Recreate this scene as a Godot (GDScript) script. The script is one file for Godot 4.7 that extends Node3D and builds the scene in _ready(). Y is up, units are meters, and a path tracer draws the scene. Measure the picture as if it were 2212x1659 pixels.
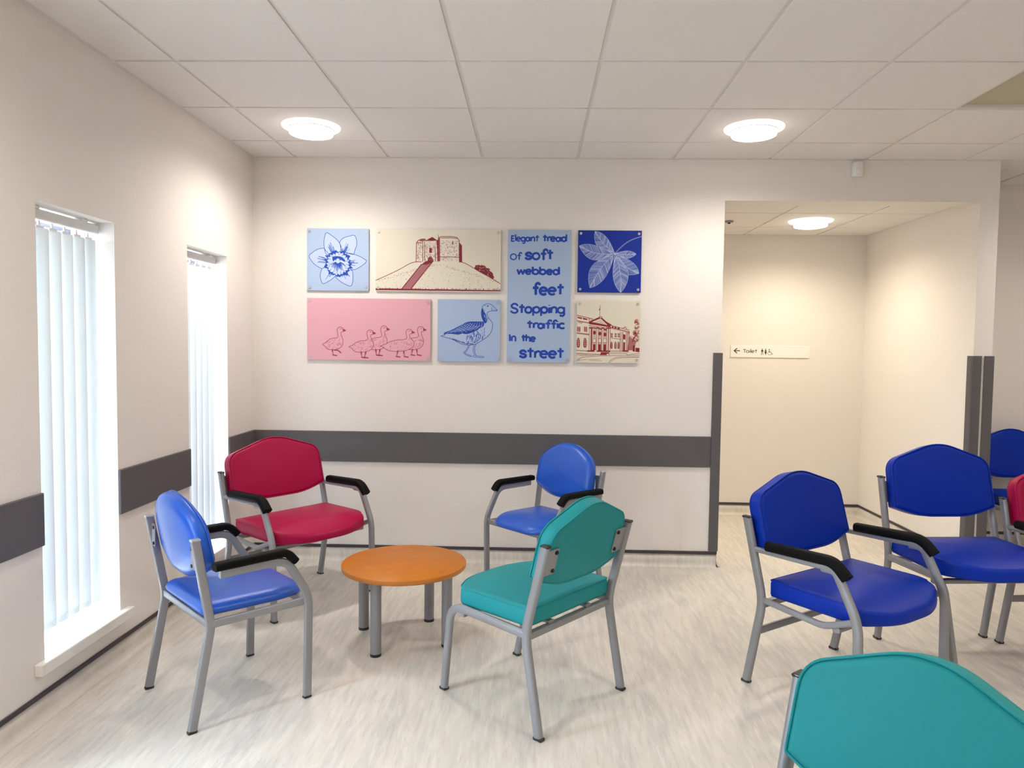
extends Node3D
# A hospital waiting corner: chairs round a low table, printed panels on the back wall,
# a corridor opening beside it, two tall slit windows with vertical blinds.
# World: x along the back wall (0 = window wall), z towards the viewer (0 = back wall), y up.

const CEIL := 2.6078          # underside of the ceiling tiles
const CEIL2 := 2.373          # corridor ceiling
const TILE := 0.6
const COL0 := 0.2856          # first grid line from the window wall
const ROW0 := 0.373           # first grid line from the back wall
const XEND := 3.02            # end of the back wall
const PIER := Vector2(4.605, 4.722)
const WALLT := 0.15
const CORR_Z := -1.535
const FAR_Z := -0.68
const ROOM_X := 7.6
const ROOM_Z := 7.3
const WIN := [[0.40, 0.896], [1.561, 2.062], [2.727, 3.228], [3.892, 4.393]]  # last two lie out of view, added to account for cool foreground daylight
const WY0 := 0.221
const WY1 := 1.927
const LAMP_ENERGY := 1.43
const LAMP_COLOR := Color(1.0, 0.968, 0.925)
const CORRIDOR_LAMP_COLOR := Color(1.0, 0.943, 0.835)

var M := {}
var rng := RandomNumberGenerator.new()
var used := {}

func _ready() -> void:
	rng.seed = 7
	setup_view()
	make_materials()
	build_shell()
	build_ceiling()
	build_windows()
	build_rails()
	build_skirting()
	build_lamps()
	build_chairs()
	build_table()
	build_pictures()
	build_sign()
	build_small()

# ------------------------------------------------------------------ camera, sky, exposure
func setup_view() -> void:
	var cam := Camera3D.new()
	cam.name = "camera"
	cam.keep_aspect = Camera3D.KEEP_HEIGHT
	cam.fov = rad_to_deg(2.0 * atan(829.5 / 1572.74))
	var yw := 0.0279
	var pt := 0.0514
	var rl := 0.0119
	var ry := Basis(Vector3(cos(yw), 0, sin(yw)), Vector3(0, 1, 0), Vector3(-sin(yw), 0, cos(yw)))
	var rx := Basis(Vector3(1, 0, 0), Vector3(0, cos(pt), sin(pt)), Vector3(0, -sin(pt), cos(pt)))
	var rz := Basis(Vector3(cos(rl), -sin(rl), 0), Vector3(sin(rl), cos(rl), 0), Vector3(0, 0, 1))
	cam.transform = Transform3D((rz * rx * ry).transposed(), Vector3(1.8176, 1.4135, 4.6914))
	cam.near = 0.05
	cam.far = 200.0
	add_child(cam)
	cam.current = true
	var we := WorldEnvironment.new()
	we.name = "environment"
	var env := Environment.new()
	env.background_mode = Environment.BG_SKY
	var sky := Sky.new()
	var sm := ProceduralSkyMaterial.new()
	sm.sky_top_color = Color(0.82, 0.91, 1.0)
	sm.sky_horizon_color = Color(0.91, 0.96, 1.0)
	sm.ground_horizon_color = Color(0.74, 0.78, 0.82)
	sm.ground_bottom_color = Color(0.62, 0.64, 0.66)
	sm.sky_energy_multiplier = 4.6
	sm.ground_energy_multiplier = 3.6
	sky.sky_material = sm
	env.sky = sky
	env.tonemap_mode = Environment.TONE_MAPPER_LINEAR
	env.tonemap_exposure = 1.25
	env.sdfgi_enabled = true
	env.ssao_enabled = true
	env.ssil_enabled = true
	we.environment = env
	add_child(we)

# ------------------------------------------------------------------ node helpers
func numbered(n: String) -> String:
	var k: int = used.get(n, 0)
	used[n] = k + 1
	return n if k == 0 else "%s_%03d" % [n, k]

func node(called: String, at := Vector3.ZERO, turn := 0.0) -> Node3D:
	var o := Node3D.new()
	o.name = numbered(called)
	o.position = at
	o.rotation.y = turn
	add_child(o)
	return o

func tag(o: Node, label: String, category: String, group := "") -> void:
	o.set_meta("label", label)
	o.set_meta("category", category)
	if group != "":
		o.set_meta("group", group)

func structure(o: Node) -> void:
	o.set_meta("kind", "structure")

func new_st() -> SurfaceTool:
	var st := SurfaceTool.new()
	st.begin(Mesh.PRIMITIVE_TRIANGLES)
	return st

func done(st: SurfaceTool) -> ArrayMesh:
	st.generate_normals()
	return st.commit()

func put(called: String, mesh: Mesh, mat: Material, parent: Node = null, at := Vector3.ZERO) -> MeshInstance3D:
	var o := MeshInstance3D.new()
	o.mesh = mesh
	o.material_override = mat
	o.position = at
	o.cast_shadow = GeometryInstance3D.SHADOW_CASTING_SETTING_ON
	if parent == null:
		o.name = numbered(called)
		add_child(o)
	else:
		o.name = called
		parent.add_child(o, true)
	return o

func obj(called: String, st: SurfaceTool, mat: Material, parent: Node = null, at := Vector3.ZERO) -> MeshInstance3D:
	return put(called, done(st), mat, parent, at)

# ------------------------------------------------------------------ geometry helpers
func tri(st: SurfaceTool, a: Vector3, b: Vector3, c: Vector3, out: Vector3) -> void:
	var n := (b - a).cross(c - a)
	if n.length_squared() < 1e-18:
		return
	if n.dot(out) > 0.0:
		st.add_vertex(a); st.add_vertex(c); st.add_vertex(b)
	else:
		st.add_vertex(a); st.add_vertex(b); st.add_vertex(c)

func quad(st: SurfaceTool, a: Vector3, b: Vector3, c: Vector3, d: Vector3, out: Vector3) -> void:
	tri(st, a, b, c, out)
	tri(st, a, c, d, out)

# box from lo to hi with chamfered edges
func bx(st: SurfaceTool, lo: Vector3, hi: Vector3, ch := 0.0) -> void:
	st.set_smooth_group(-1)
	var c := (lo + hi) * 0.5
	var h := (hi - lo) * 0.5
	ch = minf(ch, minf(h.x, minf(h.y, h.z)) * 0.9)
	var axes := [Vector3.RIGHT, Vector3.UP, Vector3.BACK]
	for i in 3:
		var n: Vector3 = axes[i]
		var u: Vector3 = axes[(i + 1) % 3]
		var v: Vector3 = axes[(i + 2) % 3]
		var hn: float = h[i]
		var hu: float = h[(i + 1) % 3]
		var hv: float = h[(i + 2) % 3]
		for s in [-1.0, 1.0]:
			var q = c + n * hn * s
			quad(st, q - u * (hu - ch) - v * (hv - ch), q + u * (hu - ch) - v * (hv - ch), q + u * (hu - ch) + v * (hv - ch), q - u * (hu - ch) + v * (hv - ch), n * s)
		if ch > 0.0:
			for su in [-1.0, 1.0]:
				for sv in [-1.0, 1.0]:
					var e0: Vector3 = c + u * hu * su + v * (hv - ch) * sv
					var e1: Vector3 = c + u * (hu - ch) * su + v * hv * sv
					quad(st, e0 - n * (hn - ch), e0 + n * (hn - ch), e1 + n * (hn - ch), e1 - n * (hn - ch), u * su + v * sv)
	if ch > 0.0:
		for sx in [-1.0, 1.0]:
			for sy in [-1.0, 1.0]:
				for sz in [-1.0, 1.0]:
					var s3 := Vector3(sx, sy, sz)
					tri(st, c + Vector3(h.x, h.y - ch, h.z - ch) * s3, c + Vector3(h.x - ch, h.y, h.z - ch) * s3, c + Vector3(h.x - ch, h.y - ch, h.z) * s3, s3)

func box_obj(called: String, lo: Vector3, hi: Vector3, mat: Material, parent: Node = null, ch := 0.0) -> MeshInstance3D:
	var st := new_st()
	bx(st, lo, hi, ch)
	return obj(called, st, mat, parent)

# polyline with rounded corners: r = fillet radius at the inner points
func fillet(pts: Array, r: float, n := 6) -> PackedVector3Array:
	var out := PackedVector3Array()
	out.append(pts[0])
	for i in range(1, pts.size() - 1):
		var p: Vector3 = pts[i]
		var a: Vector3 = (pts[i - 1] - p)
		var b: Vector3 = (pts[i + 1] - p)
		var d := minf(r, minf(a.length(), b.length()) * 0.49)
		a = p + a.normalized() * d
		b = p + b.normalized() * d
		for k in n + 1:
			var t := float(k) / n
			out.append(a * (1 - t) * (1 - t) + p * 2.0 * t * (1 - t) + b * t * t)
	out.append(pts[pts.size() - 1])
	return out

# rounded-rectangle tube cross-section (side, normal)
func section(w: float, d: float, r: float) -> PackedVector2Array:
	var out := PackedVector2Array()
	for q in 4:
		var c := Vector2(w * 0.5 - r, d * 0.5 - r) * Vector2([1, -1, -1, 1][q], [1, 1, -1, -1][q])
		for k in 5:
			var a := (q + k / 4.0) * PI * 0.5
			out.append(c + Vector2(cos(a), sin(a)) * r)
	return out

# sweep a section along a path; side = the fixed lateral direction of the section
func sweep(st: SurfaceTool, path: PackedVector3Array, sec: PackedVector2Array, side: Vector3, caps := true) -> void:
	var rings := []
	var n := path.size()
	for i in n:
		var t := (path[mini(i + 1, n - 1)] - path[maxi(i - 1, 0)]).normalized()
		var s := (side - t * side.dot(t)).normalized()
		var u := t.cross(s)
		var ring := PackedVector3Array()
		for q in sec:
			ring.append(path[i] + s * q.x + u * q.y)
		rings.append(ring)
	st.set_smooth_group(0)
	var m := sec.size()
	for i in n - 1:
		for k in m:
			var k2 := (k + 1) % m
			var mid: Vector3 = (rings[i][k] + rings[i][k2]) * 0.5 - path[i]
			quad(st, rings[i][k], rings[i][k2], rings[i + 1][k2], rings[i + 1][k], mid)
	if caps:
		st.set_smooth_group(-1)
		for e in [0, n - 1]:
			var dir := (path[e] - path[1 if e == 0 else n - 2])
			for k in m:
				tri(st, path[e], rings[e][k], rings[e][(k + 1) % m], dir)

func tube(st: SurfaceTool, a: Vector3, b: Vector3, r: float, n := 16) -> void:
	var t := (b - a).normalized()
	var side := Vector3.RIGHT if absf(t.x) < 0.9 else Vector3.UP
	var sec := PackedVector2Array()
	for k in n:
		sec.append(Vector2(cos(TAU * k / n), sin(TAU * k / n)) * r)
	sweep(st, PackedVector3Array([a, b]), sec, side)

# lathe round y: profile of (radius, y)
func lathe(st: SurfaceTool, prof: Array, n := 40) -> void:
	st.set_smooth_group(0)
	for i in prof.size() - 1:
		var p: Vector2 = prof[i]
		var q: Vector2 = prof[i + 1]
		var nor := Vector2(q.y - p.y, -(q.x - p.x))
		for k in n:
			var a := TAU * k / n
			var b := TAU * (k + 1) / n
			var ca := Vector3(cos(a), 0, sin(a))
			var cb := Vector3(cos(b), 0, sin(b))
			var out := (ca + cb) * 0.5 * nor.x + Vector3.UP * nor.y
			quad(st, ca * p.x + Vector3.UP * p.y, cb * p.x + Vector3.UP * p.y, cb * q.x + Vector3.UP * q.y, ca * q.x + Vector3.UP * q.y, out)

# rounded closed polygon
func round_poly(pts: Array, radii: Array, n := 8) -> PackedVector2Array:
	var out := PackedVector2Array()
	var m := pts.size()
	for i in m:
		var p: Vector2 = pts[i]
		var a: Vector2 = pts[(i + m - 1) % m] - p
		var b: Vector2 = pts[(i + 1) % m] - p
		var d := minf(radii[i], minf(a.length(), b.length()) * 0.5)
		a = p + a.normalized() * d
		b = p + b.normalized() * d
		for k in n + 1:
			var t := float(k) / n
			var q := a * (1 - t) * (1 - t) + p * 2.0 * t * (1 - t) + b * t * t
			if out.size() == 0 or out[out.size() - 1].distance_to(q) > 1e-4:
				out.append(q)
	# subdivide long edges
	var fine := PackedVector2Array()
	for i in out.size():
		var p := out[i]
		var q := out[(i + 1) % out.size()]
		var c := maxi(1, int(ceil(p.distance_to(q) / 0.04)))
		for k in c:
			fine.append(p.lerp(q, float(k) / c))
	return fine

func out_normals(o: PackedVector2Array) -> PackedVector2Array:
	var res := PackedVector2Array()
	var area := 0.0
	for i in o.size():
		var q := o[(i + 1) % o.size()]
		area += o[i].x * q.y - q.x * o[i].y
	var sg := 1.0 if area > 0 else -1.0
	for i in o.size():
		var t := (o[(i + 1) % o.size()] - o[(i + o.size() - 1) % o.size()]).normalized()
		res.append(Vector2(t.y, -t.x) * sg)
	return res

# loft rings of (inset, height) over an outline, domed end caps; f maps (Vector2, height) to 3D
func loft(st: SurfaceTool, o: PackedVector2Array, rings: Array, dome0: float, dome1: float, f: Callable) -> void:
	var nrm := out_normals(o)
	var c := Vector2.ZERO
	for p in o:
		c += p
	c /= o.size()
	var all := []
	var centre: Vector3 = f.call(c, (rings[0].y + rings[rings.size() - 1].y) * 0.5)
	var add := func(ins: float, sc: float, h: float) -> void:
		var r := PackedVector3Array()
		for i in o.size():
			r.append(f.call(c + (o[i] - nrm[i] * ins - c) * sc, h))
		all.append(r)
	var first: Vector2 = rings[0]
	var last: Vector2 = rings[rings.size() - 1]
	for s in [0.0, 0.25, 0.5, 0.75, 0.9]:
		add.call(first.x, s, first.y - dome0 * (1 - s * s))
	for r in rings:
		add.call(r.x, 1.0, r.y)
	for s in [0.96, 0.9, 0.82, 0.72, 0.5, 0.25, 0.0]:
		add.call(last.x, s, last.y + dome1 * (1 - s * s))
	st.set_smooth_group(0)
	for i in all.size() - 1:
		for k in o.size():
			var k2 := (k + 1) % o.size()
			var a: Vector3 = all[i][k]
			var b: Vector3 = all[i][k2]
			var d: Vector3 = all[i + 1][k]
			var e: Vector3 = all[i + 1][k2]
			quad(st, a, b, e, d, (a + b + d + e) * 0.25 - centre)

# thin bead of piping that follows an outline at one height
func piping(st: SurfaceTool, o: PackedVector2Array, ins: float, h: float, rad: float, f: Callable, ymax := 9.0) -> void:
	var nrm := out_normals(o)
	var n := o.size()
	var first := 0
	for i in n:            # start just past the stretch that is left out
		if o[i].y <= ymax and o[(i + n - 1) % n].y > ymax:
			first = i
	var path := PackedVector3Array()
	for i in n + 1:
		var k := (first + i) % n
		if o[k].y > ymax:
			break
		path.append(f.call(o[k] - nrm[k] * ins, h))
	var sec := PackedVector2Array()
	for k in 6:
		sec.append(Vector2(cos(TAU * k / 6), sin(TAU * k / 6)) * rad)
	var up: Vector3 = (f.call(Vector2.ZERO, h + 0.01) - f.call(Vector2.ZERO, h)).normalized()
	sweep(st, path, sec, up, false)

# ------------------------------------------------------------------ materials
func mat(c: Color, rough := 0.6, metal := 0.0, spec := 0.5) -> StandardMaterial3D:
	var m := StandardMaterial3D.new()
	m.albedo_color = c
	m.roughness = rough
	m.metallic = metal
	m.metallic_specular = spec
	return m

func noise_image(size: int, freq: float, octaves: int, sd: int) -> Image:
	var n := FastNoiseLite.new()
	n.seed = sd
	n.noise_type = FastNoiseLite.TYPE_SIMPLEX_SMOOTH
	n.frequency = freq
	n.fractal_octaves = octaves
	return n.get_seamless_image(size, size)

func bumpy(m: StandardMaterial3D, freq: float, strength: float, scale: float, sd: int) -> void:
	var im := noise_image(256, freq, 3, sd)
	im.convert(Image.FORMAT_RGBA8)
	im.bump_map_to_normal_map(strength)
	m.normal_enabled = true
	m.normal_texture = ImageTexture.create_from_image(im)
	m.normal_scale = 0.5
	m.uv1_triplanar = true
	m.uv1_world_triplanar = true
	m.uv1_scale = Vector3.ONE * scale

func c8(r: int, g: int, b: int) -> Color:
	return Color(r / 255.0, g / 255.0, b / 255.0)

func make_materials() -> void:
	M.wall = mat(c8(239, 233, 227), 0.75, 0.0, 0.3)
	bumpy(M.wall, 0.06, 1.0, 3.0, 3)
	M.ceiling = mat(c8(238, 234, 230), 0.95, 0.0, 0.2)
	bumpy(M.ceiling, 0.12, 2.0, 5.0, 4)
	M.bar = mat(c8(226, 222, 218), 0.6)
	M.white = mat(c8(240, 240, 240), 0.45)
	M.sill = mat(c8(240, 236, 230), 0.4)
	M.rail = mat(c8(98, 95, 97), 0.6, 0.0, 0.35)
	bumpy(M.rail, 0.2, 2.0, 8.0, 5)
	M.cap = mat(c8(66, 60, 66), 0.55)
	M.frame = mat(c8(146, 146, 150), 0.38, 0.25)
	M.dark = mat(c8(38, 38, 40), 0.5)
	M.pad = mat(c8(9, 9, 11), 0.6, 0.0, 0.25)
	M.bolt = mat(c8(28, 28, 30), 0.4, 0.3)
	for v in [["blue", c8(0, 46, 166), 0.42, 0.3], ["royal", c8(14, 86, 196), 0.3, 0.55], ["crimson", c8(168, 0, 66), 0.4, 0.35], ["teal", c8(34, 142, 148), 0.5, 0.3]]:
		var m := mat(v[1], v[2], 0.0, v[3])
		bumpy(m, 0.25, 1.5, 14.0, 6)
		M[v[0]] = m
	M.table_leg = mat(c8(142, 143, 147), 0.4, 0.2)
	M.winframe = mat(c8(120, 116, 132), 0.45)
	M.slat = mat(c8(232, 240, 242), 0.8, 0.0, 0.2)
	M.slat.backlight_enabled = true
	M.slat.backlight = Color(0.24, 0.253, 0.257)
	M.glass = mat(Color(0.95, 1.0, 1.0, 0.06), 0.02)
	M.glass.transparency = BaseMaterial3D.TRANSPARENCY_ALPHA
	M.glow = mat(c8(255, 252, 246), 0.4)
	M.glow.emission_enabled = true
	M.glow.emission = LAMP_COLOR
	M.glow.emission_energy_multiplier = 5.0
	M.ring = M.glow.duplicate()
	M.ring.emission_energy_multiplier = 1.1  # trim ring is no source; its weak glow stands in for the diffuser's halo
	M.olive = mat(c8(192, 185, 160), 0.8)
	M.steel = mat(c8(190, 192, 196), 0.35, 0.6)
	M.ground = mat(c8(120, 120, 116), 0.9)
	make_floor_material()
	make_wood_material()

func make_floor_material() -> void:
	var n := 1024
	var a := noise_image(n, 0.006, 4, 11)
	var b := noise_image(n, 0.03, 3, 12)
	var c := noise_image(n, 0.09, 2, 13)
	var img := Image.create(n, n, false, Image.FORMAT_RGB8)
	for y in n:
		for x in n:
			var v := a.get_pixel(x, y).r
			var w := b.get_pixel(x, y).r
			var u := c.get_pixel(x, y).r
			var col := Color(0.868, 0.842, 0.795)
			# warm and cool clouds in the vinyl
			col = col.lerp(Color(0.80, 0.783, 0.755), smoothstep(0.42, 0.75, v) * 0.55)
			col = col.lerp(Color(0.905, 0.885, 0.845), smoothstep(0.52, 0.75, w) * 0.6)
			col = col.lerp(Color(0.73, 0.71, 0.68), smoothstep(0.60, 0.85, 1.0 - w) * 0.3)
			col = col.lerp(Color(0.64, 0.624, 0.60), smoothstep(0.74, 0.9, u) * 0.28)
			col = col.lerp(Color(0.93, 0.918, 0.89), smoothstep(0.70, 0.88, 1.0 - u) * 0.35)
			img.set_pixel(x, y, col)
	img.generate_mipmaps()
	M.floor = mat(Color.WHITE, 0.42, 0.0, 0.5)
	M.floor.albedo_texture = ImageTexture.create_from_image(img)
	M.floor.uv1_triplanar = true
	M.floor.uv1_world_triplanar = true
	M.floor.uv1_scale = Vector3(1.0 / 1.0, 1.0 / 6.0, 1.0 / 7.8)

func make_wood_material() -> void:
	var n := 512
	var a := noise_image(n, 0.02, 4, 21)
	var b := noise_image(n, 0.08, 3, 22)
	var img := Image.create(n, n, false, Image.FORMAT_RGB8)
	for y in n:
		for x in n:
			var v := a.get_pixel(x, y).r
			var w := b.get_pixel(x, y).r
			var col := Color(0.80, 0.48, 0.13)
			col = col.lerp(Color(0.72, 0.40, 0.09), smoothstep(0.4, 0.75, v) * 0.55)
			col = col.lerp(Color(0.85, 0.545, 0.18), smoothstep(0.5, 0.75, w) * 0.4)
			img.set_pixel(x, y, col)
	M.wood = mat(Color.WHITE, 0.4, 0.0, 0.35)
	M.wood.albedo_texture = ImageTexture.create_from_image(img)
	M.wood.uv1_triplanar = true
	M.wood.uv1_scale = Vector3(1.0 / 1.6, 1.0 / 0.3, 1.0 / 0.22)
	M.wood_edge = mat(c8(196, 120, 46), 0.4)

# ------------------------------------------------------------------ room shell
func build_shell() -> void:
	# floor slab
	var o := box_obj("floor", Vector3(-0.3, -0.15, CORR_Z - 0.2), Vector3(ROOM_X + 0.2, 0.0, ROOM_Z + 0.2), M.floor)
	structure(o)
	var top := 2.95
	# window wall with its openings
	var st := new_st()
	var z := FAR_Z - 1.2
	for w in WIN:
		bx(st, Vector3(-0.3, -0.15, z), Vector3(0, top, w[0]))
		bx(st, Vector3(-0.3, -0.15, w[0]), Vector3(0, WY0 - 0.02, w[1]))
		bx(st, Vector3(-0.3, WY1, w[0]), Vector3(0, top, w[1]))
		z = w[1]
	bx(st, Vector3(-0.3, -0.15, z), Vector3(0, top, ROOM_Z + 0.2))
	structure(obj("wall_left", st, M.wall))
	# back wall and the header over the corridor opening
	st = new_st()
	bx(st, Vector3(0, 0, -WALLT), Vector3(XEND, top, 0))
	bx(st, Vector3(XEND, 2.351, -WALLT), Vector3(PIER.x, top, 0))
	structure(obj("wall_back", st, M.wall))
	# partition to the side of the opening (its end is the pier)
	structure(box_obj("wall_partition", Vector3(PIER.x, 0, CORR_Z), Vector3(PIER.y, top, 0), M.wall))
	structure(box_obj("wall_corridor_back", Vector3(0, 0, CORR_Z - 0.15), Vector3(PIER.y, top, CORR_Z), M.wall))
	structure(box_obj("wall_corridor_end", Vector3(0.6, 0, CORR_Z), Vector3(0.75, top, -WALLT), M.wall))
	structure(box_obj("wall_far", Vector3(PIER.y, 0, FAR_Z - 0.15), Vector3(ROOM_X, top, FAR_Z), M.wall))
	structure(box_obj("wall_right", Vector3(ROOM_X, 0, FAR_Z - 0.15), Vector3(ROOM_X + 0.15, top, ROOM_Z + 0.15), M.wall))
	structure(box_obj("wall_rear", Vector3(0, 0, ROOM_Z), Vector3(ROOM_X, top, ROOM_Z + 0.15), M.wall))

# ------------------------------------------------------------------ ceilings
func tile_mesh(w: float, d: float) -> ArrayMesh:
	var st := new_st()
	bx(st, Vector3(-w / 2, 0, -d / 2), Vector3(w / 2, 0.016, d / 2), 0.0015)
	return done(st)

func build_ceiling() -> void:
	var root := node("ceiling")
	structure(root)
	box_obj("slab", Vector3(-0.3, 2.95, CORR_Z - 0.2), Vector3(ROOM_X + 0.2, 3.05, ROOM_Z + 0.2), M.ceiling, root)
	var gap := 0.0085
	var xs := [0.0]
	var x := COL0
	while x < ROOM_X - 0.05:
		xs.append(x)
		x += TILE
	xs.append(ROOM_X)
	var zs := [0.0]
	var z := ROW0
	while z < ROOM_Z - 0.05:
		zs.append(z)
		z += TILE
	zs.append(ROOM_Z)
	var cache := {}
	for i in xs.size() - 1:
		for j in zs.size() - 1:
			var x0: float = xs[i] + (gap if i > 0 else 0.012)
			var x1: float = xs[i + 1] - (gap if i < xs.size() - 2 else 0.012)
			var z0: float = zs[j] + (gap if j > 0 else 0.012)
			var z1: float = zs[j + 1] - (gap if j < zs.size() - 2 else 0.012)
			var grey: bool = i == 7 and j == 2
			place_tile(root, cache, x0, x1, z0, z1, CEIL, grey)
	# the strip of ceiling past the pier, back to the far wall
	for i in range(8, xs.size() - 1):
		var x0: float = maxf(xs[i] + gap, PIER.y + 0.012)
		var x1: float = xs[i + 1] - gap
		place_tile(root, cache, x0, x1, -0.227 + gap, 0.0 - 0.0, CEIL, false)
		place_tile(root, cache, x0, x1, FAR_Z + 0.012, -0.227 - gap, CEIL, false)
	# grid: main bars run in z, cross bars in x; they lie 7 mm above the tile faces
	for i in range(1, xs.size() - 1):
		var zb := 0.0 if xs[i] < PIER.y else FAR_Z
		box_obj("grid_bar", Vector3(xs[i] - 0.012, CEIL + 0.006, zb), Vector3(xs[i] + 0.012, CEIL + 0.03, ROOM_Z), M.bar, root)
	for j in range(1, zs.size() - 1):
		box_obj("cross_bar", Vector3(0, CEIL + 0.007, zs[j] - 0.012), Vector3(ROOM_X, CEIL + 0.03, zs[j] + 0.012), M.bar, root)
	box_obj("cross_bar", Vector3(PIER.y, CEIL + 0.007, -0.239), Vector3(ROOM_X, CEIL + 0.03, -0.215), M.bar, root)
	# wall angle
	box_obj("wall_angle", Vector3(0, CEIL - 0.002, 0), Vector3(0.02, CEIL + 0.02, ROOM_Z), M.bar, root)
	box_obj("wall_angle", Vector3(0.02, CEIL - 0.002, 0), Vector3(PIER.y + 0.06, CEIL + 0.02, 0.02), M.bar, root)
	box_obj("wall_angle", Vector3(PIER.y, CEIL - 0.002, FAR_Z), Vector3(ROOM_X, CEIL + 0.02, FAR_Z + 0.02), M.bar, root)
	# corridor ceiling, lower
	var cx := [0.75]
	x = 1.17
	while x < PIER.x - 0.1:
		cx.append(x)
		x += TILE
	cx.append(PIER.x)
	var cz := [CORR_Z, -1.137, -0.537, -WALLT]
	for i in cx.size() - 1:
		for j in 3:
			place_tile(root, cache, cx[i] + gap, cx[i + 1] - gap, cz[j] + gap, cz[j + 1] - gap, CEIL2, false)
	for i in range(1, cx.size() - 1):
		box_obj("grid_bar", Vector3(cx[i] - 0.012, CEIL2 + 0.006, CORR_Z), Vector3(cx[i] + 0.012, CEIL2 + 0.03, -WALLT), M.bar, root)
	for j in [1, 2]:
		box_obj("cross_bar", Vector3(0.75, CEIL2 + 0.007, cz[j] - 0.012), Vector3(PIER.x, CEIL2 + 0.03, cz[j] + 0.012), M.bar, root)
	box_obj("wall_angle", Vector3(0.75, CEIL2 - 0.002, CORR_Z), Vector3(PIER.x, CEIL2 + 0.02, CORR_Z + 0.02), M.bar, root)
	box_obj("wall_angle", Vector3(0.75, CEIL2 - 0.002, -WALLT - 0.02), Vector3(PIER.x, CEIL2 + 0.02, -WALLT), M.bar, root)
	box_obj("wall_angle", Vector3(PIER.x - 0.02, CEIL2 - 0.002, CORR_Z + 0.02), Vector3(PIER.x, CEIL2 + 0.02, -WALLT - 0.02), M.bar, root)

func place_tile(root: Node, cache: Dictionary, x0: float, x1: float, z0: float, z1: float, y: float, grey: bool) -> void:
	var key := "%.3f_%.3f" % [x1 - x0, z1 - z0]
	if not cache.has(key):
		cache[key] = tile_mesh(x1 - x0, z1 - z0)
	var o := put("vent_panel" if grey else "tile", cache[key], M.olive if grey else M.ceiling, root, Vector3((x0 + x1) / 2, y + (0.022 if grey else 0.0), (z0 + z1) / 2))
	if grey:
		o.set_meta("label", "olive grey panel set back in the ceiling grid")

# ------------------------------------------------------------------ windows and blinds
func build_windows() -> void:
	var k := 1
	for w in WIN:
		var root := node("window_%d" % k)
		structure(root)
		var z0: float = w[0]
		var z1: float = w[1]
		var f := 0.05
		for s in [[z0, z0 + f], [z1 - f, z1]]:
			box_obj("frame", Vector3(-0.25, WY0 - 0.02, s[0]), Vector3(-0.19, WY1, s[1]), M.winframe, root, 0.004)
		for s in [[WY0 - 0.02, WY0 + 0.035], [WY1 - f, WY1]]:
			box_obj("frame", Vector3(-0.25, s[0], z0 + f), Vector3(-0.19, s[1], z1 - f), M.winframe, root, 0.004)
		box_obj("pane", Vector3(-0.222, WY0 + 0.035, z0 + f), Vector3(-0.218, WY1 - f, z1 - f), M.glass, root)
		var st := new_st()
		bx(st, Vector3(-0.19, WY0 - 0.02, z0), Vector3(0.0, WY0, z1))
		bx(st, Vector3(0.0, WY0 - 0.045, z0 - 0.06), Vector3(0.032, WY0, z1 + 0.06), 0.003)
		obj("sill", st, M.sill, root)
		build_blind(k, z0, z1)
		k += 1

func build_blind(k: int, z0: float, z1: float) -> void:
	var b := node("vertical_blind", Vector3(-0.085, 0, (z0 + z1) / 2))
	var where: String = ["slim white vertical blind in the window nearest the picture wall", "white vertical blind in the window behind the blue round-backed armchair", "white vertical blind in the added third window along the wall, out of view", "white vertical blind in the added fourth window along the wall, out of view"][k - 1]
	tag(b, where, "blind", "vertical blinds in the slit windows")
	var h := (z1 - z0) / 2 - 0.006
	var st := new_st()
	bx(st, Vector3(-0.022, WY1 - 0.052, -h), Vector3(0.022, WY1 - 0.012, h), 0.004)
	obj("headrail", st, M.white, b)
	for s in [-0.15, 0.15]:
		box_obj("bracket", Vector3(-0.016, WY1 - 0.012, s - 0.02), Vector3(0.02, WY1, s + 0.02), M.white, b, 0.002)
	var n := 6
	var pitch := (2 * h - 0.03) / n
	var slat_st := new_st()
	slat_st.set_smooth_group(0)
	var wdt := 0.089
	var y0 := WY0 + 0.055
	var y1 := WY1 - 0.078
	var m := 6
	for i in m:
		var a := (float(i) / m - 0.5)
		var c := (float(i + 1) / m - 0.5)
		var pa := Vector3(0.010 * (0.25 - a * a) * 4 * 0.6, 0, a * wdt)
		var pc := Vector3(0.010 * (0.25 - c * c) * 4 * 0.6, 0, c * wdt)
		quad(slat_st, pa + Vector3.UP * y0, pc + Vector3.UP * y0, pc + Vector3.UP * y1, pa + Vector3.UP * y1, Vector3.RIGHT)
	var slat := done(slat_st)
	var wst := new_st()
	bx(wst, Vector3(0.0005, y0 + 0.001, -wdt / 2 + 0.004), Vector3(0.0035, y0 + 0.03, wdt / 2 - 0.004))
	var weight := done(wst)
	var hst := new_st()
	bx(hst, Vector3(-0.003, y1 - 0.004, -0.018), Vector3(0.008, y1 + 0.008, 0.018), 0.001)
	bx(hst, Vector3(-0.002, y1 + 0.008, -0.004), Vector3(0.004, WY1 - 0.05, 0.004))
	var hanger := done(hst)
	for i in n:
		var z := -h + 0.012 + pitch * (i + 0.5)
		var ang := deg_to_rad((-12.0 if k < 3 else -47.0) + rng.randf_range(-2.0, 2.0))
		var s := put("slat", slat, M.slat, b, Vector3(0, 0, z))
		s.rotation.y = ang
		put("hanger", hanger, M.white, s)
		put("weight", weight, M.slat, s)

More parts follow.
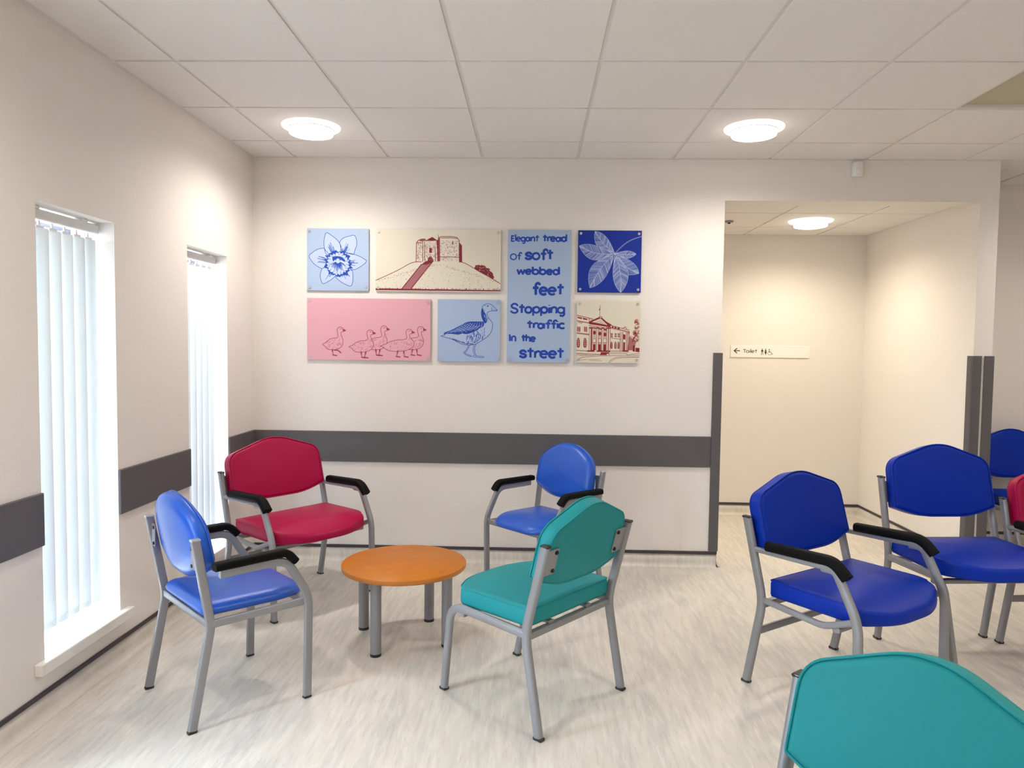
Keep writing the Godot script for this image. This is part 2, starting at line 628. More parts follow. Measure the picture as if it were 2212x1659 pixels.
# ------------------------------------------------------------------ grey rails and corner guards
func build_rails() -> void:
	var y0 := 0.652
	var y1 := 0.851
	var k := 1
	var spans := [[0.012, WIN[0][0]], [WIN[0][1], WIN[1][0]], [WIN[1][1], WIN[2][0]], [WIN[2][1], WIN[3][0]], [WIN[3][1], ROOM_Z]]
	for s in spans:
		structure(box_obj("trim_%d" % k, Vector3(0, y0, s[0]), Vector3(0.012, y1, s[1]), M.rail, null, 0.003))
		k += 1
	structure(box_obj("trim_%d" % k, Vector3(0.0, y0, 0), Vector3(XEND - 0.052, y1, 0.012), M.rail, null, 0.003))
	k += 1
	# corner guards: two leaves round a corner
	for g in [[XEND, 0.0, 1], [PIER.x, 0.0, -1], [PIER.y, 0.0, 1]]:
		var st := new_st()
		var x: float = g[0]
		var sg: float = g[2]
		var a := x - sg * 0.05
		var b := x + sg * 0.01
		bx(st, Vector3(minf(a, b), 0.108, 0), Vector3(maxf(a, b), 1.389, 0.01), 0.002)
		var c := x
		var d := x + sg * 0.01
		bx(st, Vector3(minf(c, d), 0.108, -0.05), Vector3(maxf(c, d), 1.389, 0.0), 0.002)
		structure(obj("trim_%d" % k, st, M.rail))
		k += 1

# ------------------------------------------------------------------ coved vinyl skirting with a dark cap strip
func build_skirting() -> void:
	var runs := [
		["baseboard_left", Vector3(0, 0, ROOM_Z), Vector3(0, 0, 0), Vector3.RIGHT],
		["baseboard_back", Vector3(0, 0, 0), Vector3(XEND, 0, 0), Vector3.BACK],
		["baseboard_wall_end", Vector3(XEND, 0, 0.0), Vector3(XEND, 0, -WALLT), Vector3.RIGHT],
		["baseboard_corridor", Vector3(0.75, 0, CORR_Z), Vector3(PIER.x, 0, CORR_Z), Vector3.BACK],
		["baseboard_partition", Vector3(PIER.x, 0, CORR_Z), Vector3(PIER.x, 0, 0), Vector3.LEFT],
		["baseboard_pier", Vector3(PIER.x, 0, 0), Vector3(PIER.y, 0, 0), Vector3.BACK],
		["baseboard_pier_side", Vector3(PIER.y, 0, 0), Vector3(PIER.y, 0, FAR_Z), Vector3.RIGHT],
		["baseboard_far", Vector3(PIER.y, 0, FAR_Z), Vector3(ROOM_X, 0, FAR_Z), Vector3.BACK],
	]
	for r in runs:
		var root := node(r[0])
		structure(root)
		var a: Vector3 = r[1]
		var b: Vector3 = r[2]
		var n: Vector3 = r[3]
		var prof := [Vector2(0.0, 0.086), Vector2(0.003, 0.086), Vector2(0.003, 0.035)]
		for k in range(1, 7):
			var t := k / 6.0 * PI * 0.5
			prof.append(Vector2(0.035 - cos(t) * 0.032, 0.033 - sin(t) * 0.0322))
		var st := new_st()
		st.set_smooth_group(0)
		for i in prof.size() - 1:
			var p: Vector2 = prof[i]
			var q: Vector2 = prof[i + 1]
			quad(st, a + n * p.x + Vector3.UP * p.y, b + n * p.x + Vector3.UP * p.y, b + n * q.x + Vector3.UP * q.y, a + n * q.x + Vector3.UP * q.y, n + Vector3.UP)
		obj("coved_skirting", st, M.floor, root)
		var lo := a.min(b).min(a + n * 0.007).min(b + n * 0.007)
		var hi := a.max(b).max(a + n * 0.007).max(b + n * 0.007)
		box_obj("cap_strip", Vector3(lo.x, 0.084, lo.z), Vector3(hi.x, 0.104, hi.z), M.cap, root, 0.002)

# ------------------------------------------------------------------ lamps
func build_lamps() -> void:
	var spots := [
		[Vector3(0.5856, CEIL, 0.66), "lit round ceiling light close to the window wall, over the flower picture", ""],
		[Vector3(2.9956, CEIL, 0.66), "lit round ceiling light between the leaf picture and the motion sensor", ""],
		[Vector3(3.87, CEIL2, -0.837), "lit round ceiling light in the lower corridor ceiling above the toilet sign", ""],
		[Vector3(1.47, CEIL2, -0.837), "lit round ceiling light farther down the corridor", ""],
	]
	for x in [0.5856, 2.9856, 5.3856]:
		for z in [0.673, 3.073, 5.473]:
			if z > 1.0 or x > 5.0:
				spots.append([Vector3(x, CEIL, z), "lit round ceiling light over the seats of the wider waiting room", "ceiling lights of the wider waiting room"])
	for s in spots:
		var l := node("ceiling_light", s[0])
		tag(l, s[1], "light", s[2])
		var st := new_st()
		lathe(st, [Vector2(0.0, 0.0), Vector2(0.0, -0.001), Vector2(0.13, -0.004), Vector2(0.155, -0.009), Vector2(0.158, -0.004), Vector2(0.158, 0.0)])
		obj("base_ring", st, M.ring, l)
		st = new_st()
		lathe(st, [Vector2(0.117, -0.016), Vector2(0.125, -0.017), Vector2(0.125, -0.021), Vector2(0.117, -0.022)])
		obj("rim", st, M.white, l)
		st = new_st()
		lathe(st, [Vector2(0.0, -0.020), Vector2(0.118, -0.020), Vector2(0.119, -0.036), Vector2(0.116, -0.044), Vector2(0.08, -0.052), Vector2(0.0, -0.056)])
		obj("diffuser", st, M.glow, l)
		var a := SpotLight3D.new()
		a.name = "lamp_light"
		a.spot_angle = 84.0
		a.spot_angle_attenuation = 0.85
		a.spot_range = 14.0
		a.spot_attenuation = 2.0
		a.light_size = 0.075
		a.light_energy = LAMP_ENERGY * (1.02 if s[0].z < 0.0 else 1.0)
		a.light_color = CORRIDOR_LAMP_COLOR if s[0].z < 0.0 else LAMP_COLOR
		a.shadow_enabled = true
		a.position = Vector3(0, -0.062, 0)
		a.rotation.x = -PI / 2
		l.add_child(a)

# ------------------------------------------------------------------ chairs
func add_tube(called: String, pts: Array, r: float, sec: PackedVector2Array, m: Material, parent: Node, side := Vector3.RIGHT) -> MeshInstance3D:
	var st := new_st()
	sweep(st, fillet(pts, r) if pts.size() > 2 else PackedVector3Array(pts), sec, side)
	return obj(called, st, m, parent)

func foot_cap(parent: Node, at: Vector3, w: float, d: float) -> void:
	var st := new_st()
	bx(st, at + Vector3(-w / 2, 0, -d / 2), at + Vector3(w / 2, 0.012, d / 2), 0.003)
	obj("foot_cap", st, M.dark, parent)

# sturdy chair: p = {w, wf, yb, zb, yt, zt, arms, seat, back, colour}
func big_chair(called: String, p: Dictionary) -> Node3D:
	var root := node(called)
	var arms: bool = p.arms
	var dy: float = p.dy
	var w: float = p.w
	var yb: float = 0.369 + dy
	var zb := 0.07
	var yt: float = p.yt
	var zt := -0.02
	var sec := section(0.026, 0.038, 0.0125)
	var slim := section(0.02, 0.026, 0.009)
	for s in [-1.0, 1.0]:
		var x: float = w * s
		var leg := add_tube("leg", [Vector3(x, 0.01, 0), Vector3(x, yb, zb), Vector3(x, yt, zt)], 0.06, sec, M.frame, root)
		foot_cap(leg, Vector3(x, 0, -0.001), 0.0265, 0.039)
		var st := new_st()
		bx(st, Vector3(x - 0.0138, yt - 0.004, zt - 0.0195), Vector3(x + 0.0138, yt + 0.006, zt + 0.0195), 0.004)
		obj("end_cap", st, M.dark, leg)
		if arms:
			var fl := add_tube("leg", [Vector3(x, 0.01, 0.495), Vector3(x, 0.405, 0.487), Vector3(x, 0.585, 0.392), Vector3(x, 0.583, 0.335)], 0.055, sec, M.frame, root)
			add_tube("arm_rail", [Vector3(x, 0.585, 0.36), Vector3(x, 0.578, 0.02)], 0, section(0.022, 0.022, 0.008), M.frame, root)
			foot_cap(fl, Vector3(x, 0, 0.495), 0.0265, 0.039)
			add_tube("arm_pad", [Vector3(x, 0.604, 0.088), Vector3(x, 0.615, 0.385), Vector3(x, 0.562, 0.44)], 0.045, section(0.05, 0.038, 0.016), M.pad, root)
			add_tube("seat_rail", [Vector3(x, yb + 0.006, zb + 0.01), Vector3(x, 0.356, 0.35), Vector3(x, 0.41, 0.478)], 0.03, slim, M.frame, root)
		else:
			var fx: float = p.wf * s
			var fl := add_tube("leg", [Vector3(fx, 0.01, 0.535), Vector3(x * 0.985, yb + 0.014, 0.462), Vector3(x, yb, zb)], 0.075, section(0.026, 0.034, 0.012), M.frame, root)
			foot_cap(fl, Vector3(fx, 0, 0.536), 0.0265, 0.036)
	add_tube("cross_rail", [Vector3(-w, yb - 0.012, zb), Vector3(w, yb - 0.012, zb)], 0, section(0.026, 0.03, 0.006), M.frame, root, Vector3.UP)
	add_tube("cross_rail", [Vector3(-w, yb - 0.012, 0.40), Vector3(w, yb - 0.012, 0.40)], 0, section(0.02, 0.03, 0.006), M.frame, root, Vector3.UP)
	for s in [-0.45, 0.45]:
		add_tube("seat_support", [Vector3(w * s, yb + 0.008, zb - 0.005), Vector3(w * s, yb + 0.004, 0.40)], 0, section(0.03, 0.012, 0.003), M.frame, root)
	if arms:
		add_tube("stretcher", [Vector3(-w, 0.235, 0.045), Vector3(w, 0.235, 0.045)], 0, section(0.032, 0.016, 0.005), M.frame, root, Vector3.UP)
	# seat cushion
	var sw: float = w - 0.022 if arms else w - 0.012
	var y0: float = 0.388 + dy
	var y1: float = 0.462 + dy
	var zf := 0.455
	var so: PackedVector2Array
	if arms:
		so = round_poly([Vector2(-sw, 0.085), Vector2(sw, 0.085), Vector2(sw, 0.40), Vector2(sw - 0.01, 0.47), Vector2(0.13, 0.535), Vector2(-0.13, 0.535), Vector2(-sw + 0.01, 0.47), Vector2(-sw, 0.40)], [0.012, 0.012, 0.05, 0.05, 0.12, 0.12, 0.05, 0.05])
	else:
		so = round_poly([Vector2(-sw, 0.062), Vector2(sw, 0.062), Vector2(sw, 0.425), Vector2(0.12, 0.51), Vector2(-0.12, 0.51), Vector2(-sw, 0.425)], [0.012, 0.012, 0.04, 0.12, 0.12, 0.04])
	var zs := 0.37
	var drop := 0.046 if arms else (0.034 if dy > 0.0 else 0.014)
	var seat_map := func(q: Vector2, h: float) -> Vector3:
		var t := clampf((q.y - zs) / 0.165, 0.0, 1.0)
		var up := clampf((h - y0) / (y1 - y0), 0.0, 1.2)
		return Vector3(q.x, h - drop * t * t * (0.25 + 0.75 * up), q.y + 0.01 * t * (1.0 - up))
	var st := new_st()
	loft(st, so, [Vector2(0.02, y0), Vector2(0.004, y0 + 0.003), Vector2(0, y0 + 0.014), Vector2(0, y1 - 0.016), Vector2(0.003, y1 - 0.005), Vector2(0.010, y1)], 0.0, 0.010, seat_map)
	var seat := obj("seat", st, M[p.colour], root)
	st = new_st()
	piping(st, so, 0.0015, y1 - 0.004, 0.0034, seat_map, 0.43 if arms or dy > 0.0 else 9.0)
	obj("piping", st, M[p.colour], seat)
	# backrest cushion, leaning with the posts
	var bw: float = w - 0.022
	var b0: float = p.b0
	var bs: float = p.bs
	var bp: float = p.bp
	var bo := round_poly([Vector2(-bw, b0), Vector2(-bw * 0.5, b0 - 0.042), Vector2(bw * 0.5, b0 - 0.042), Vector2(bw, b0), Vector2(bw - 0.004, bs), Vector2(bw * 0.16, bp), Vector2(-bw * 0.16, bp), Vector2(-bw + 0.004, bs)], [0.008, 0.2, 0.2, 0.008, 0.055, 0.09, 0.09, 0.055])
	var slope := (zt - zb) / (yt - yb)
	var back_map := func(q: Vector2, h: float) -> Vector3:
		return Vector3(q.x, q.y + h * -slope * 0.9, zb + slope * (q.y - yb) + h)
	var t0 := -0.002
	var t1 := 0.058
	st = new_st()
	loft(st, bo, [Vector2(0.012, t0), Vector2(0.003, t0 + 0.003), Vector2(0, t0 + 0.011), Vector2(0, t1 - 0.016), Vector2(0.003, t1 - 0.006), Vector2(0.012, t1)], 0.0, 0.008, back_map)
	var back := obj("backrest", st, M[p.colour], root)
	st = new_st()
	piping(st, bo, 0.0015, t1 - 0.005, 0.0036, back_map)
	piping(st, bo, 0.003, t0 + 0.003, 0.003, back_map)
	obj("piping", st, M[p.colour], back)
	# plates that carry the backrest, two black bolts each
	for s in [-1.0, 1.0]:
		st = new_st()
		var ya: float = yt - 0.118
		var yc: float = yt - 0.02
		var xa: float = w * s
		var xb: float = (w - 0.08) * s
		var za := zb + slope * (ya - yb) - 0.004
		var zc := zb + slope * (yc - yb) - 0.004
		st.set_smooth_group(-1)
		for off in [-0.003, 0.001]:
			quad(st, Vector3(xa, ya, za + off), Vector3(xb, ya, za + off), Vector3(xb, yc, zc + off), Vector3(xa, yc, zc + off), Vector3(0, 0, off))
		for e in [[Vector3(xa, ya, za), Vector3(xb, ya, za)], [Vector3(xb, ya, za), Vector3(xb, yc, zc)], [Vector3(xb, yc, zc), Vector3(xa, yc, zc)]]:
			var d := Vector3(0, 0, 0.003)
			var f := Vector3(0, 0, 0.001)
			quad(st, e[0] - d, e[1] - d, e[1] + f, e[0] + f, (e[0] + e[1]) * 0.5 - Vector3((xa + xb) / 2, (ya + yc) / 2, za))
		var plate := obj("plate", st, M.frame, root)
		for yy in [ya + 0.014, yc - 0.014]:
			var zz: float = zb + slope * (yy - yb) - 0.007
			st = new_st()
			tube(st, Vector3(xb + 0.014 * s, yy, zz - 0.004), Vector3(xb + 0.014 * s, yy, zz + 0.004), 0.008, 12)
			obj("bolt", st, M.bolt, plate)
	return root

# lighter armchair with a rounded back and a thin pillow seat
func small_chair(called: String, colour: String) -> Node3D:
	var root := node(called)
	var sec := section(0.02, 0.032, 0.005)
	for s in [-1.0, 1.0]:
		var leg := add_tube("leg", [Vector3(0.235 * s, 0.01, 0.024), Vector3(0.236 * s, 0.378, 0.094), Vector3(0.247 * s, 0.708, 0.037)], 0.03, sec, M.frame, root)
		foot_cap(leg, Vector3(0.235 * s, 0, 0.024), 0.0205, 0.034)
		var st := new_st()
		bx(st, Vector3(0.247 * s - 0.0115, 0.703, 0.019), Vector3(0.247 * s + 0.0115, 0.713, 0.055), 0.003)
		obj("end_cap", st, M.steel, leg)
		var fl := add_tube("leg", [Vector3(0.265 * s, 0.01, 0.462), Vector3(0.265 * s, 0.415, 0.47), Vector3(0.272 * s, 0.578, 0.372), Vector3(0.277 * s, 0.578, 0.112)], 0.05, sec, M.frame, root)
		foot_cap(fl, Vector3(0.265 * s, 0, 0.462), 0.0205, 0.033)
		add_tube("arm_pad", [Vector3(0.277 * s, 0.606, 0.092), Vector3(0.273 * s, 0.61, 0.372), Vector3(0.27 * s, 0.568, 0.408)], 0.035, section(0.046, 0.03, 0.011), M.pad, root)
		add_tube("seat_rail", [Vector3(0.236 * s, 0.385, 0.09), Vector3(0.252 * s, 0.392, 0.462)], 0, section(0.02, 0.028, 0.004), M.frame, root)
		add_tube("bracket", [Vector3(0.25 * s, 0.40, 0.462), Vector3(0.266 * s, 0.408, 0.466)], 0, section(0.018, 0.018, 0.004), M.frame, root, Vector3.UP)
	add_tube("cross_rail", [Vector3(-0.236, 0.385, 0.09), Vector3(0.236, 0.385, 0.09)], 0, section(0.028, 0.02, 0.004), M.frame, root, Vector3.UP)
	add_tube("cross_rail", [Vector3(-0.252, 0.392, 0.458), Vector3(0.252, 0.392, 0.458)], 0, section(0.028, 0.02, 0.004), M.frame, root, Vector3.UP)
	var so := round_poly([Vector2(-0.215, 0.075), Vector2(0.215, 0.075), Vector2(0.232, 0.40), Vector2(0.16, 0.51), Vector2(-0.16, 0.51), Vector2(-0.232, 0.40)], [0.04, 0.04, 0.09, 0.10, 0.10, 0.09])
	var seat_map := func(q: Vector2, h: float) -> Vector3:
		var t := clampf((q.y - 0.36) / 0.16, 0.0, 1.2)
		return Vector3(q.x, h - 0.018 * t * t, q.y)
	var y0 := 0.405
	var st := new_st()
	loft(st, so, [Vector2(0.014, y0), Vector2(0.003, y0 + 0.005), Vector2(0, y0 + 0.016), Vector2(0.006, y0 + 0.028), Vector2(0.018, y0 + 0.038), Vector2(0.034, y0 + 0.045)], 0.0, 0.014, seat_map)
	obj("seat", st, M[colour], root)
	var bo := round_poly([Vector2(-0.222, 0.585), Vector2(-0.1, 0.522), Vector2(0.1, 0.522), Vector2(0.222, 0.585), Vector2(0.215, 0.755), Vector2(0.07, 0.838), Vector2(-0.07, 0.838), Vector2(-0.215, 0.755)], [0.028, 0.12, 0.12, 0.028, 0.07, 0.1, 0.1, 0.07])
	var yb := 0.378
	var zb := 0.094
	var slope := (0.037 - 0.094) / (0.708 - 0.378)
	var back_map := func(q: Vector2, h: float) -> Vector3:
		return Vector3(q.x, q.y - h * slope, zb + slope * (q.y - yb) + h + q.x * q.x * 0.35)
	st = new_st()
	loft(st, bo, [Vector2(0.034, -0.006), Vector2(0.014, -0.002), Vector2(0.004, 0.006), Vector2(0, 0.018), Vector2(0, 0.034), Vector2(0.006, 0.046), Vector2(0.018, 0.056), Vector2(0.036, 0.062)], 0.004, 0.012, back_map)
	var back := obj("backrest", st, M[colour], root)
	st = new_st()
	piping(st, bo, -0.0005, 0.040, 0.0022, back_map)
	obj("piping", st, M[colour], back)
	for s in [-1.0, 1.0]:
		st = new_st()
		bx(st, Vector3(minf(0.232 * s, 0.195 * s), 0.592, 0.040), Vector3(maxf(0.232 * s, 0.195 * s), 0.682, 0.046), 0.002)
		var plate := obj("plate", st, M.frame, root)
		for yy in [0.605, 0.669]:
			st = new_st()
			tube(st, Vector3(0.205 * s, yy, 0.036), Vector3(0.205 * s, yy, 0.043), 0.007, 12)
			obj("bolt", st, M.bolt, plate)
	return root

func stand(o: Node3D, x: float, z: float, deg: float) -> void:
	# deg: direction the sitter faces, measured from +x towards +z
	o.position = Vector3(x, 0, z)
	o.rotation.y = PI / 2 - deg_to_rad(deg)

func build_chairs() -> void:
	var a := small_chair("armchair", "royal")
	stand(a, 0.419, 2.008, -45.3)
	tag(a, "bright blue round-backed armchair with its back to the wide-slatted window", "chair", "waiting room chairs")
	var c := small_chair("armchair", "royal")
	stand(c, 2.084, 0.357, 136.3)
	tag(c, "bright blue round-backed armchair against the picture wall behind the teal chair", "chair", "waiting room chairs")
	var armed := {"w": 0.316, "dy": 0.0, "yt": 0.705, "arms": true, "b0": 0.575, "bs": 0.785, "bp": 0.862, "colour": "crimson"}
	var b := big_chair("armchair", armed)
	stand(b, 0.331, 0.547, 38.2)
	tag(b, "crimson armchair with black arm pads in the corner of the window wall", "chair", "waiting room chairs")
	armed.colour = "blue"
	var e := big_chair("armchair", armed)
	stand(e, 3.005, 1.447, 54.8)
	tag(e, "deep blue armchair with black arm pads standing before the corridor opening", "chair", "waiting room chairs")
	armed.colour = "crimson"
	armed.w = 0.275
	var g := big_chair("armchair", armed)
	stand(g, 4.384, 1.12, 85.0)
	tag(g, "crimson armchair standing side by side with the armless blue chair", "chair", "waiting room chairs")
	var plain := {"w": 0.266, "wf": 0.228, "dy": 0.0, "yt": 0.708, "arms": false, "b0": 0.565, "bs": 0.748, "bp": 0.832, "colour": "teal"}
	var d := big_chair("side_chair", plain)
	stand(d, 2.028, 1.934, -140.0)
	tag(d, "teal armless chair with grey legs drawn up to the round wooden table", "chair", "waiting room chairs")
	var i := big_chair("side_chair", plain)
	stand(i, 2.562, 3.345, 141.0)
	tag(i, "teal chair in front of the deep blue armchair, only its back and post showing", "chair", "waiting room chairs")
	var tall := {"w": 0.272, "wf": 0.24, "dy": 0.06, "yt": 0.797, "arms": false, "b0": 0.655, "bs": 0.875, "bp": 0.95, "colour": "blue"}
	var f := big_chair("side_chair", tall)
	stand(f, 3.803, 1.10, 84.7)
	tag(f, "deep blue armless chair between the blue armchair and a crimson armchair", "chair", "waiting room chairs")
	plain.colour = "blue"
	plain.bp = 0.862
	plain.bs = 0.785
	plain.b0 = 0.575
	var h := big_chair("side_chair", plain)
	stand(h, 5.20, -0.52, 90.0)
	tag(h, "deep blue chair backed up to the far wall past the corner guards", "chair", "waiting room chairs")

# ------------------------------------------------------------------ table
func build_table() -> void:
	var t := node("coffee_table", Vector3(1.212, 0, 1.243))
	tag(t, "low round coffee table with an orange beech top and grey tube legs", "table")
	var y := 0.37
	var st := new_st()
	lathe(st, [Vector2(0.0, y - 0.022), Vector2(0.294, y - 0.022), Vector2(0.297, y - 0.019), Vector2(0.298, y - 0.003), Vector2(0.2965, y)], 72)
	var edge := obj("table_edge", st, M.wood_edge, t)
	edge.set_meta("label", "plain orange edging band")
	st = new_st()
	lathe(st, [Vector2(0.2965, y), Vector2(0.295, y + 0.0012), Vector2(0.0, y + 0.0012)], 72)
	obj("table_top", st, M.wood, t)
	var a0 := atan2(0.22, -0.092)
	for k in 4:
		var a := a0 + k * PI / 2
		var p := Vector3(cos(a), 0, sin(a)) * 0.236
		st = new_st()
		tube(st, p + Vector3.UP * 0.012, p + Vector3.UP * (y - 0.022), 0.025, 24)
		var leg := obj("leg", st, M.table_leg, t)
		st = new_st()
		tube(st, p, p + Vector3.UP * 0.013, 0.0255, 24)
		obj("foot_cap", st, M.dark, leg)
		var q := Vector3(cos(a + PI / 2), 0, sin(a + PI / 2)) * 0.236
		st = new_st()
		sweep(st, PackedVector3Array([p + Vector3.UP * (y - 0.036), q + Vector3.UP * (y - 0.036)]), section(0.026, 0.02, 0.003), Vector3.UP)
		obj("frame_rail", st, M.table_leg, t)

# ------------------------------------------------------------------ drawing on images
func fill_poly(img: Image, pts: PackedVector2Array, col: Color) -> void:
	var lo := 1e9
	var hi := -1e9
	for p in pts:
		lo = minf(lo, p.y)
		hi = maxf(hi, p.y)
	var w := img.get_width()
	for y in range(maxi(0, int(floor(lo))), mini(img.get_height() - 1, int(ceil(hi))) + 1):
		var yy := y + 0.5
		var xs := []
		for i in pts.size():
			var a := pts[i]
			var b := pts[(i + 1) % pts.size()]
			if (a.y <= yy) != (b.y <= yy):
				xs.append(a.x + (yy - a.y) / (b.y - a.y) * (b.x - a.x))
		xs.sort()
		for k in range(0, xs.size() - 1, 2):
			var x0 := maxi(0, int(round(xs[k])))
			var x1 := mini(w, int(round(xs[k + 1])))
			if x1 > x0:
				img.fill_rect(Rect2i(x0, y, x1 - x0, 1), col)

func stroke(img: Image, pts: PackedVector2Array, wd: float, col: Color, square := false) -> void:
	var r := maxf(wd * 0.5, 0.6)
	for i in pts.size() - 1:
		var a := pts[i]
		var b := pts[i + 1]
		if a.distance_to(b) < 0.05:
			continue
		var n := (b - a).normalized().orthogonal() * r
		fill_poly(img, PackedVector2Array([a + n, b + n, b - n, a - n]), col)
	for i in pts.size():
		if square and (i == 0 or i == pts.size() - 1):
			continue
		if r > 1.2:
			var c := PackedVector2Array()
			for k in 10:
				c.append(pts[i] + Vector2(cos(TAU * k / 10), sin(TAU * k / 10)) * r)
			fill_poly(img, c, col)

func smooth(pts: Array, closed := false, n := 6) -> PackedVector2Array:
	var out := PackedVector2Array()
	var m := pts.size()
	var last := m if closed else m - 1
	for i in last:
		var p0: Vector2 = pts[(i + m - 1) % m] if closed or i > 0 else pts[i]
		var p1: Vector2 = pts[i]
		var p2: Vector2 = pts[(i + 1) % m]
		var p3: Vector2 = pts[(i + 2) % m] if closed or i + 2 < m else pts[(i + 1) % m]
		for k in n:
			out.append(p1.cubic_interpolate(p2, p0, p3, float(k) / n))
	if not closed:
		out.append(pts[m - 1])
	else:
		out.append(out[0])
	return out

# flat number list -> points
func pl(a: Array) -> Array:
	var out := []
	for i in range(0, a.size(), 2):
		out.append(Vector2(a[i], a[i + 1]))
	return out

# a drawing surface that takes coordinates of a reference rectangle
class Pad:
	var img: Image
	var o: Vector2
	var s: Vector2
	var host: Node3D
	func _init(h: Node3D, rect: Rect2, px: Vector2i, bg: Color) -> void:
		host = h
		img = Image.create(px.x, px.y, false, Image.FORMAT_RGB8)
		img.fill(bg)
		o = rect.position
		s = Vector2(px) / rect.size
	func t(pts) -> PackedVector2Array:
		var r := PackedVector2Array()
		for p in pts:
			r.append((p - o) * s)
		return r
	func line(pts, w: float, c: Color, square := false) -> void:
		host.stroke(img, t(pts), w * s.x, c, square)
	func fill(pts, c: Color) -> void:
		host.fill_poly(img, t(pts), c)

func ellipse(c: Vector2, rx: float, ry: float, a0 := 0.0, a1 := TAU, n := 24) -> PackedVector2Array:
	var out := PackedVector2Array()
	for k in n + 1:
		var a := lerpf(a0, a1, float(k) / n)
		out.append(c + Vector2(cos(a) * rx, sin(a) * ry))
	return out

# hand-lettered glyphs: x height 1, y up; returns [strokes, advance]
func glyph(ch: String) -> Array:
	var bowl := ellipse(Vector2(0.42, 0.5), 0.42, 0.5)
	var v := func(x: float, y0: float, y1: float) -> PackedVector2Array: return PackedVector2Array([Vector2(x, y0), Vector2(x, y1)])
	var arch := smooth(pl([0.06, 0.55, 0.2, 0.88, 0.45, 1.0, 0.68, 0.88, 0.76, 0.6, 0.76, 0.0]))
	var ess := smooth(pl([0.72, 0.82, 0.52, 1.0, 0.24, 0.98, 0.08, 0.78, 0.22, 0.57, 0.52, 0.47, 0.72, 0.28, 0.62, 0.05, 0.32, 0.0, 0.04, 0.17]))
	match ch:
		"o": return [[bowl], 1.02]
		"e": return [[PackedVector2Array([Vector2(0.06, 0.52), Vector2(0.82, 0.52)]), ellipse(Vector2(0.42, 0.5), 0.41, 0.5, 0.0, 5.5)], 1.0]
		"a": return [[ellipse(Vector2(0.36, 0.48), 0.36, 0.48), v.call(0.84, 1.06, -0.02)], 1.08]
		"d": return [[ellipse(Vector2(0.38, 0.5), 0.38, 0.5), v.call(0.84, 1.62, 0.0)], 1.08]
		"b": return [[ellipse(Vector2(0.47, 0.5), 0.41, 0.5), v.call(0.06, 1.62, 0.0)], 1.06]
		"p": return [[ellipse(Vector2(0.47, 0.5), 0.41, 0.5), v.call(0.06, 1.0, -0.52)], 1.06]
		"g": return [[bowl, smooth(pl([0.84, 1.0, 0.84, 0.2, 0.82, -0.25, 0.6, -0.48, 0.3, -0.42]))], 1.06]
		"n": return [[v.call(0.06, 1.0, 0.0), arch], 0.96]
		"h": return [[v.call(0.06, 1.62, 0.0), arch], 0.96]
		"t": return [[v.call(0.36, 1.5, 0.0), PackedVector2Array([Vector2(0.0, 1.02), Vector2(0.74, 1.02)])], 0.84]
		"f": return [[smooth(pl([0.80, 1.42, 0.62, 1.60, 0.40, 1.46, 0.34, 1.15, 0.34, 0.5, 0.34, 0.0])), PackedVector2Array([Vector2(0.0, 0.92), Vector2(0.66, 0.92)])], 0.8]
		"l": return [[v.call(0.08, 1.62, 0.0)], 0.3]
		"i": return [[v.call(0.08, 1.0, 0.0), v.call(0.08, 1.42, 1.30)], 0.3]
		"r": return [[v.call(0.06, 1.0, 0.0), smooth(pl([0.06, 0.55, 0.2, 0.88, 0.42, 0.98, 0.58, 0.93]))], 0.68]
		"s": return [[ess], 0.9]
		"c": return [[ellipse(Vector2(0.42, 0.5), 0.42, 0.5, 0.85, 5.45)], 0.92]
		"w": return [[PackedVector2Array([Vector2(0, 1), Vector2(0.26, 0.02), Vector2(0.55, 0.85), Vector2(0.84, 0.02), Vector2(1.1, 1)])], 1.25]
		"E": return [[PackedVector2Array([Vector2(0.66, 1.3), Vector2(0.06, 1.3), Vector2(0.06, 0), Vector2(0.7, 0)]), PackedVector2Array([Vector2(0.06, 0.66), Vector2(0.58, 0.66)])], 0.9]
		"O": return [[ellipse(Vector2(0.56, 0.62), 0.56, 0.66)], 1.3]
		"I": return [[v.call(0.08, 1.4, 0.0)], 0.36]
		"T": return [[v.call(0.46, 1.38, 0.0), PackedVector2Array([Vector2(0.0, 1.38), Vector2(0.92, 1.38)])], 0.95]
		"S":
			var big := PackedVector2Array()
			for p in ess:
				big.append(Vector2(p.x * 1.3, p.y * 1.55))
			return [[big], 1.15]
	return [[], 0.5]

func write_word(pad: Pad, word: String, x0: float, x1: float, base: float, xh: float, w: float, c: Color, wob := 1.0) -> void:
	var total := 0.0
	var adv := 0.0
	for ch in word:
		var g := glyph(ch)
		adv = g[1]
		total += adv
	total -= 0.12
	var sx := (x1 - x0 - w) / total
	var x := x0 + w * 0.5
	for ch in word:
		var g := glyph(ch)
		var lift := rng.randf_range(-0.03, 0.03) * xh * wob
		var lean := rng.randf_range(-0.03, 0.03) * wob
		for s in g[0]:
			var pts := PackedVector2Array()
			for p in s:
				pts.append(Vector2(x + p.x * sx + lean * p.y * xh, base + lift - w * 0.5 - p.y * (xh - w)))
			pad.line(pts, w * (1.0 + rng.randf_range(-0.08, 0.08) * wob), c, true)
		x += g[1] * sx

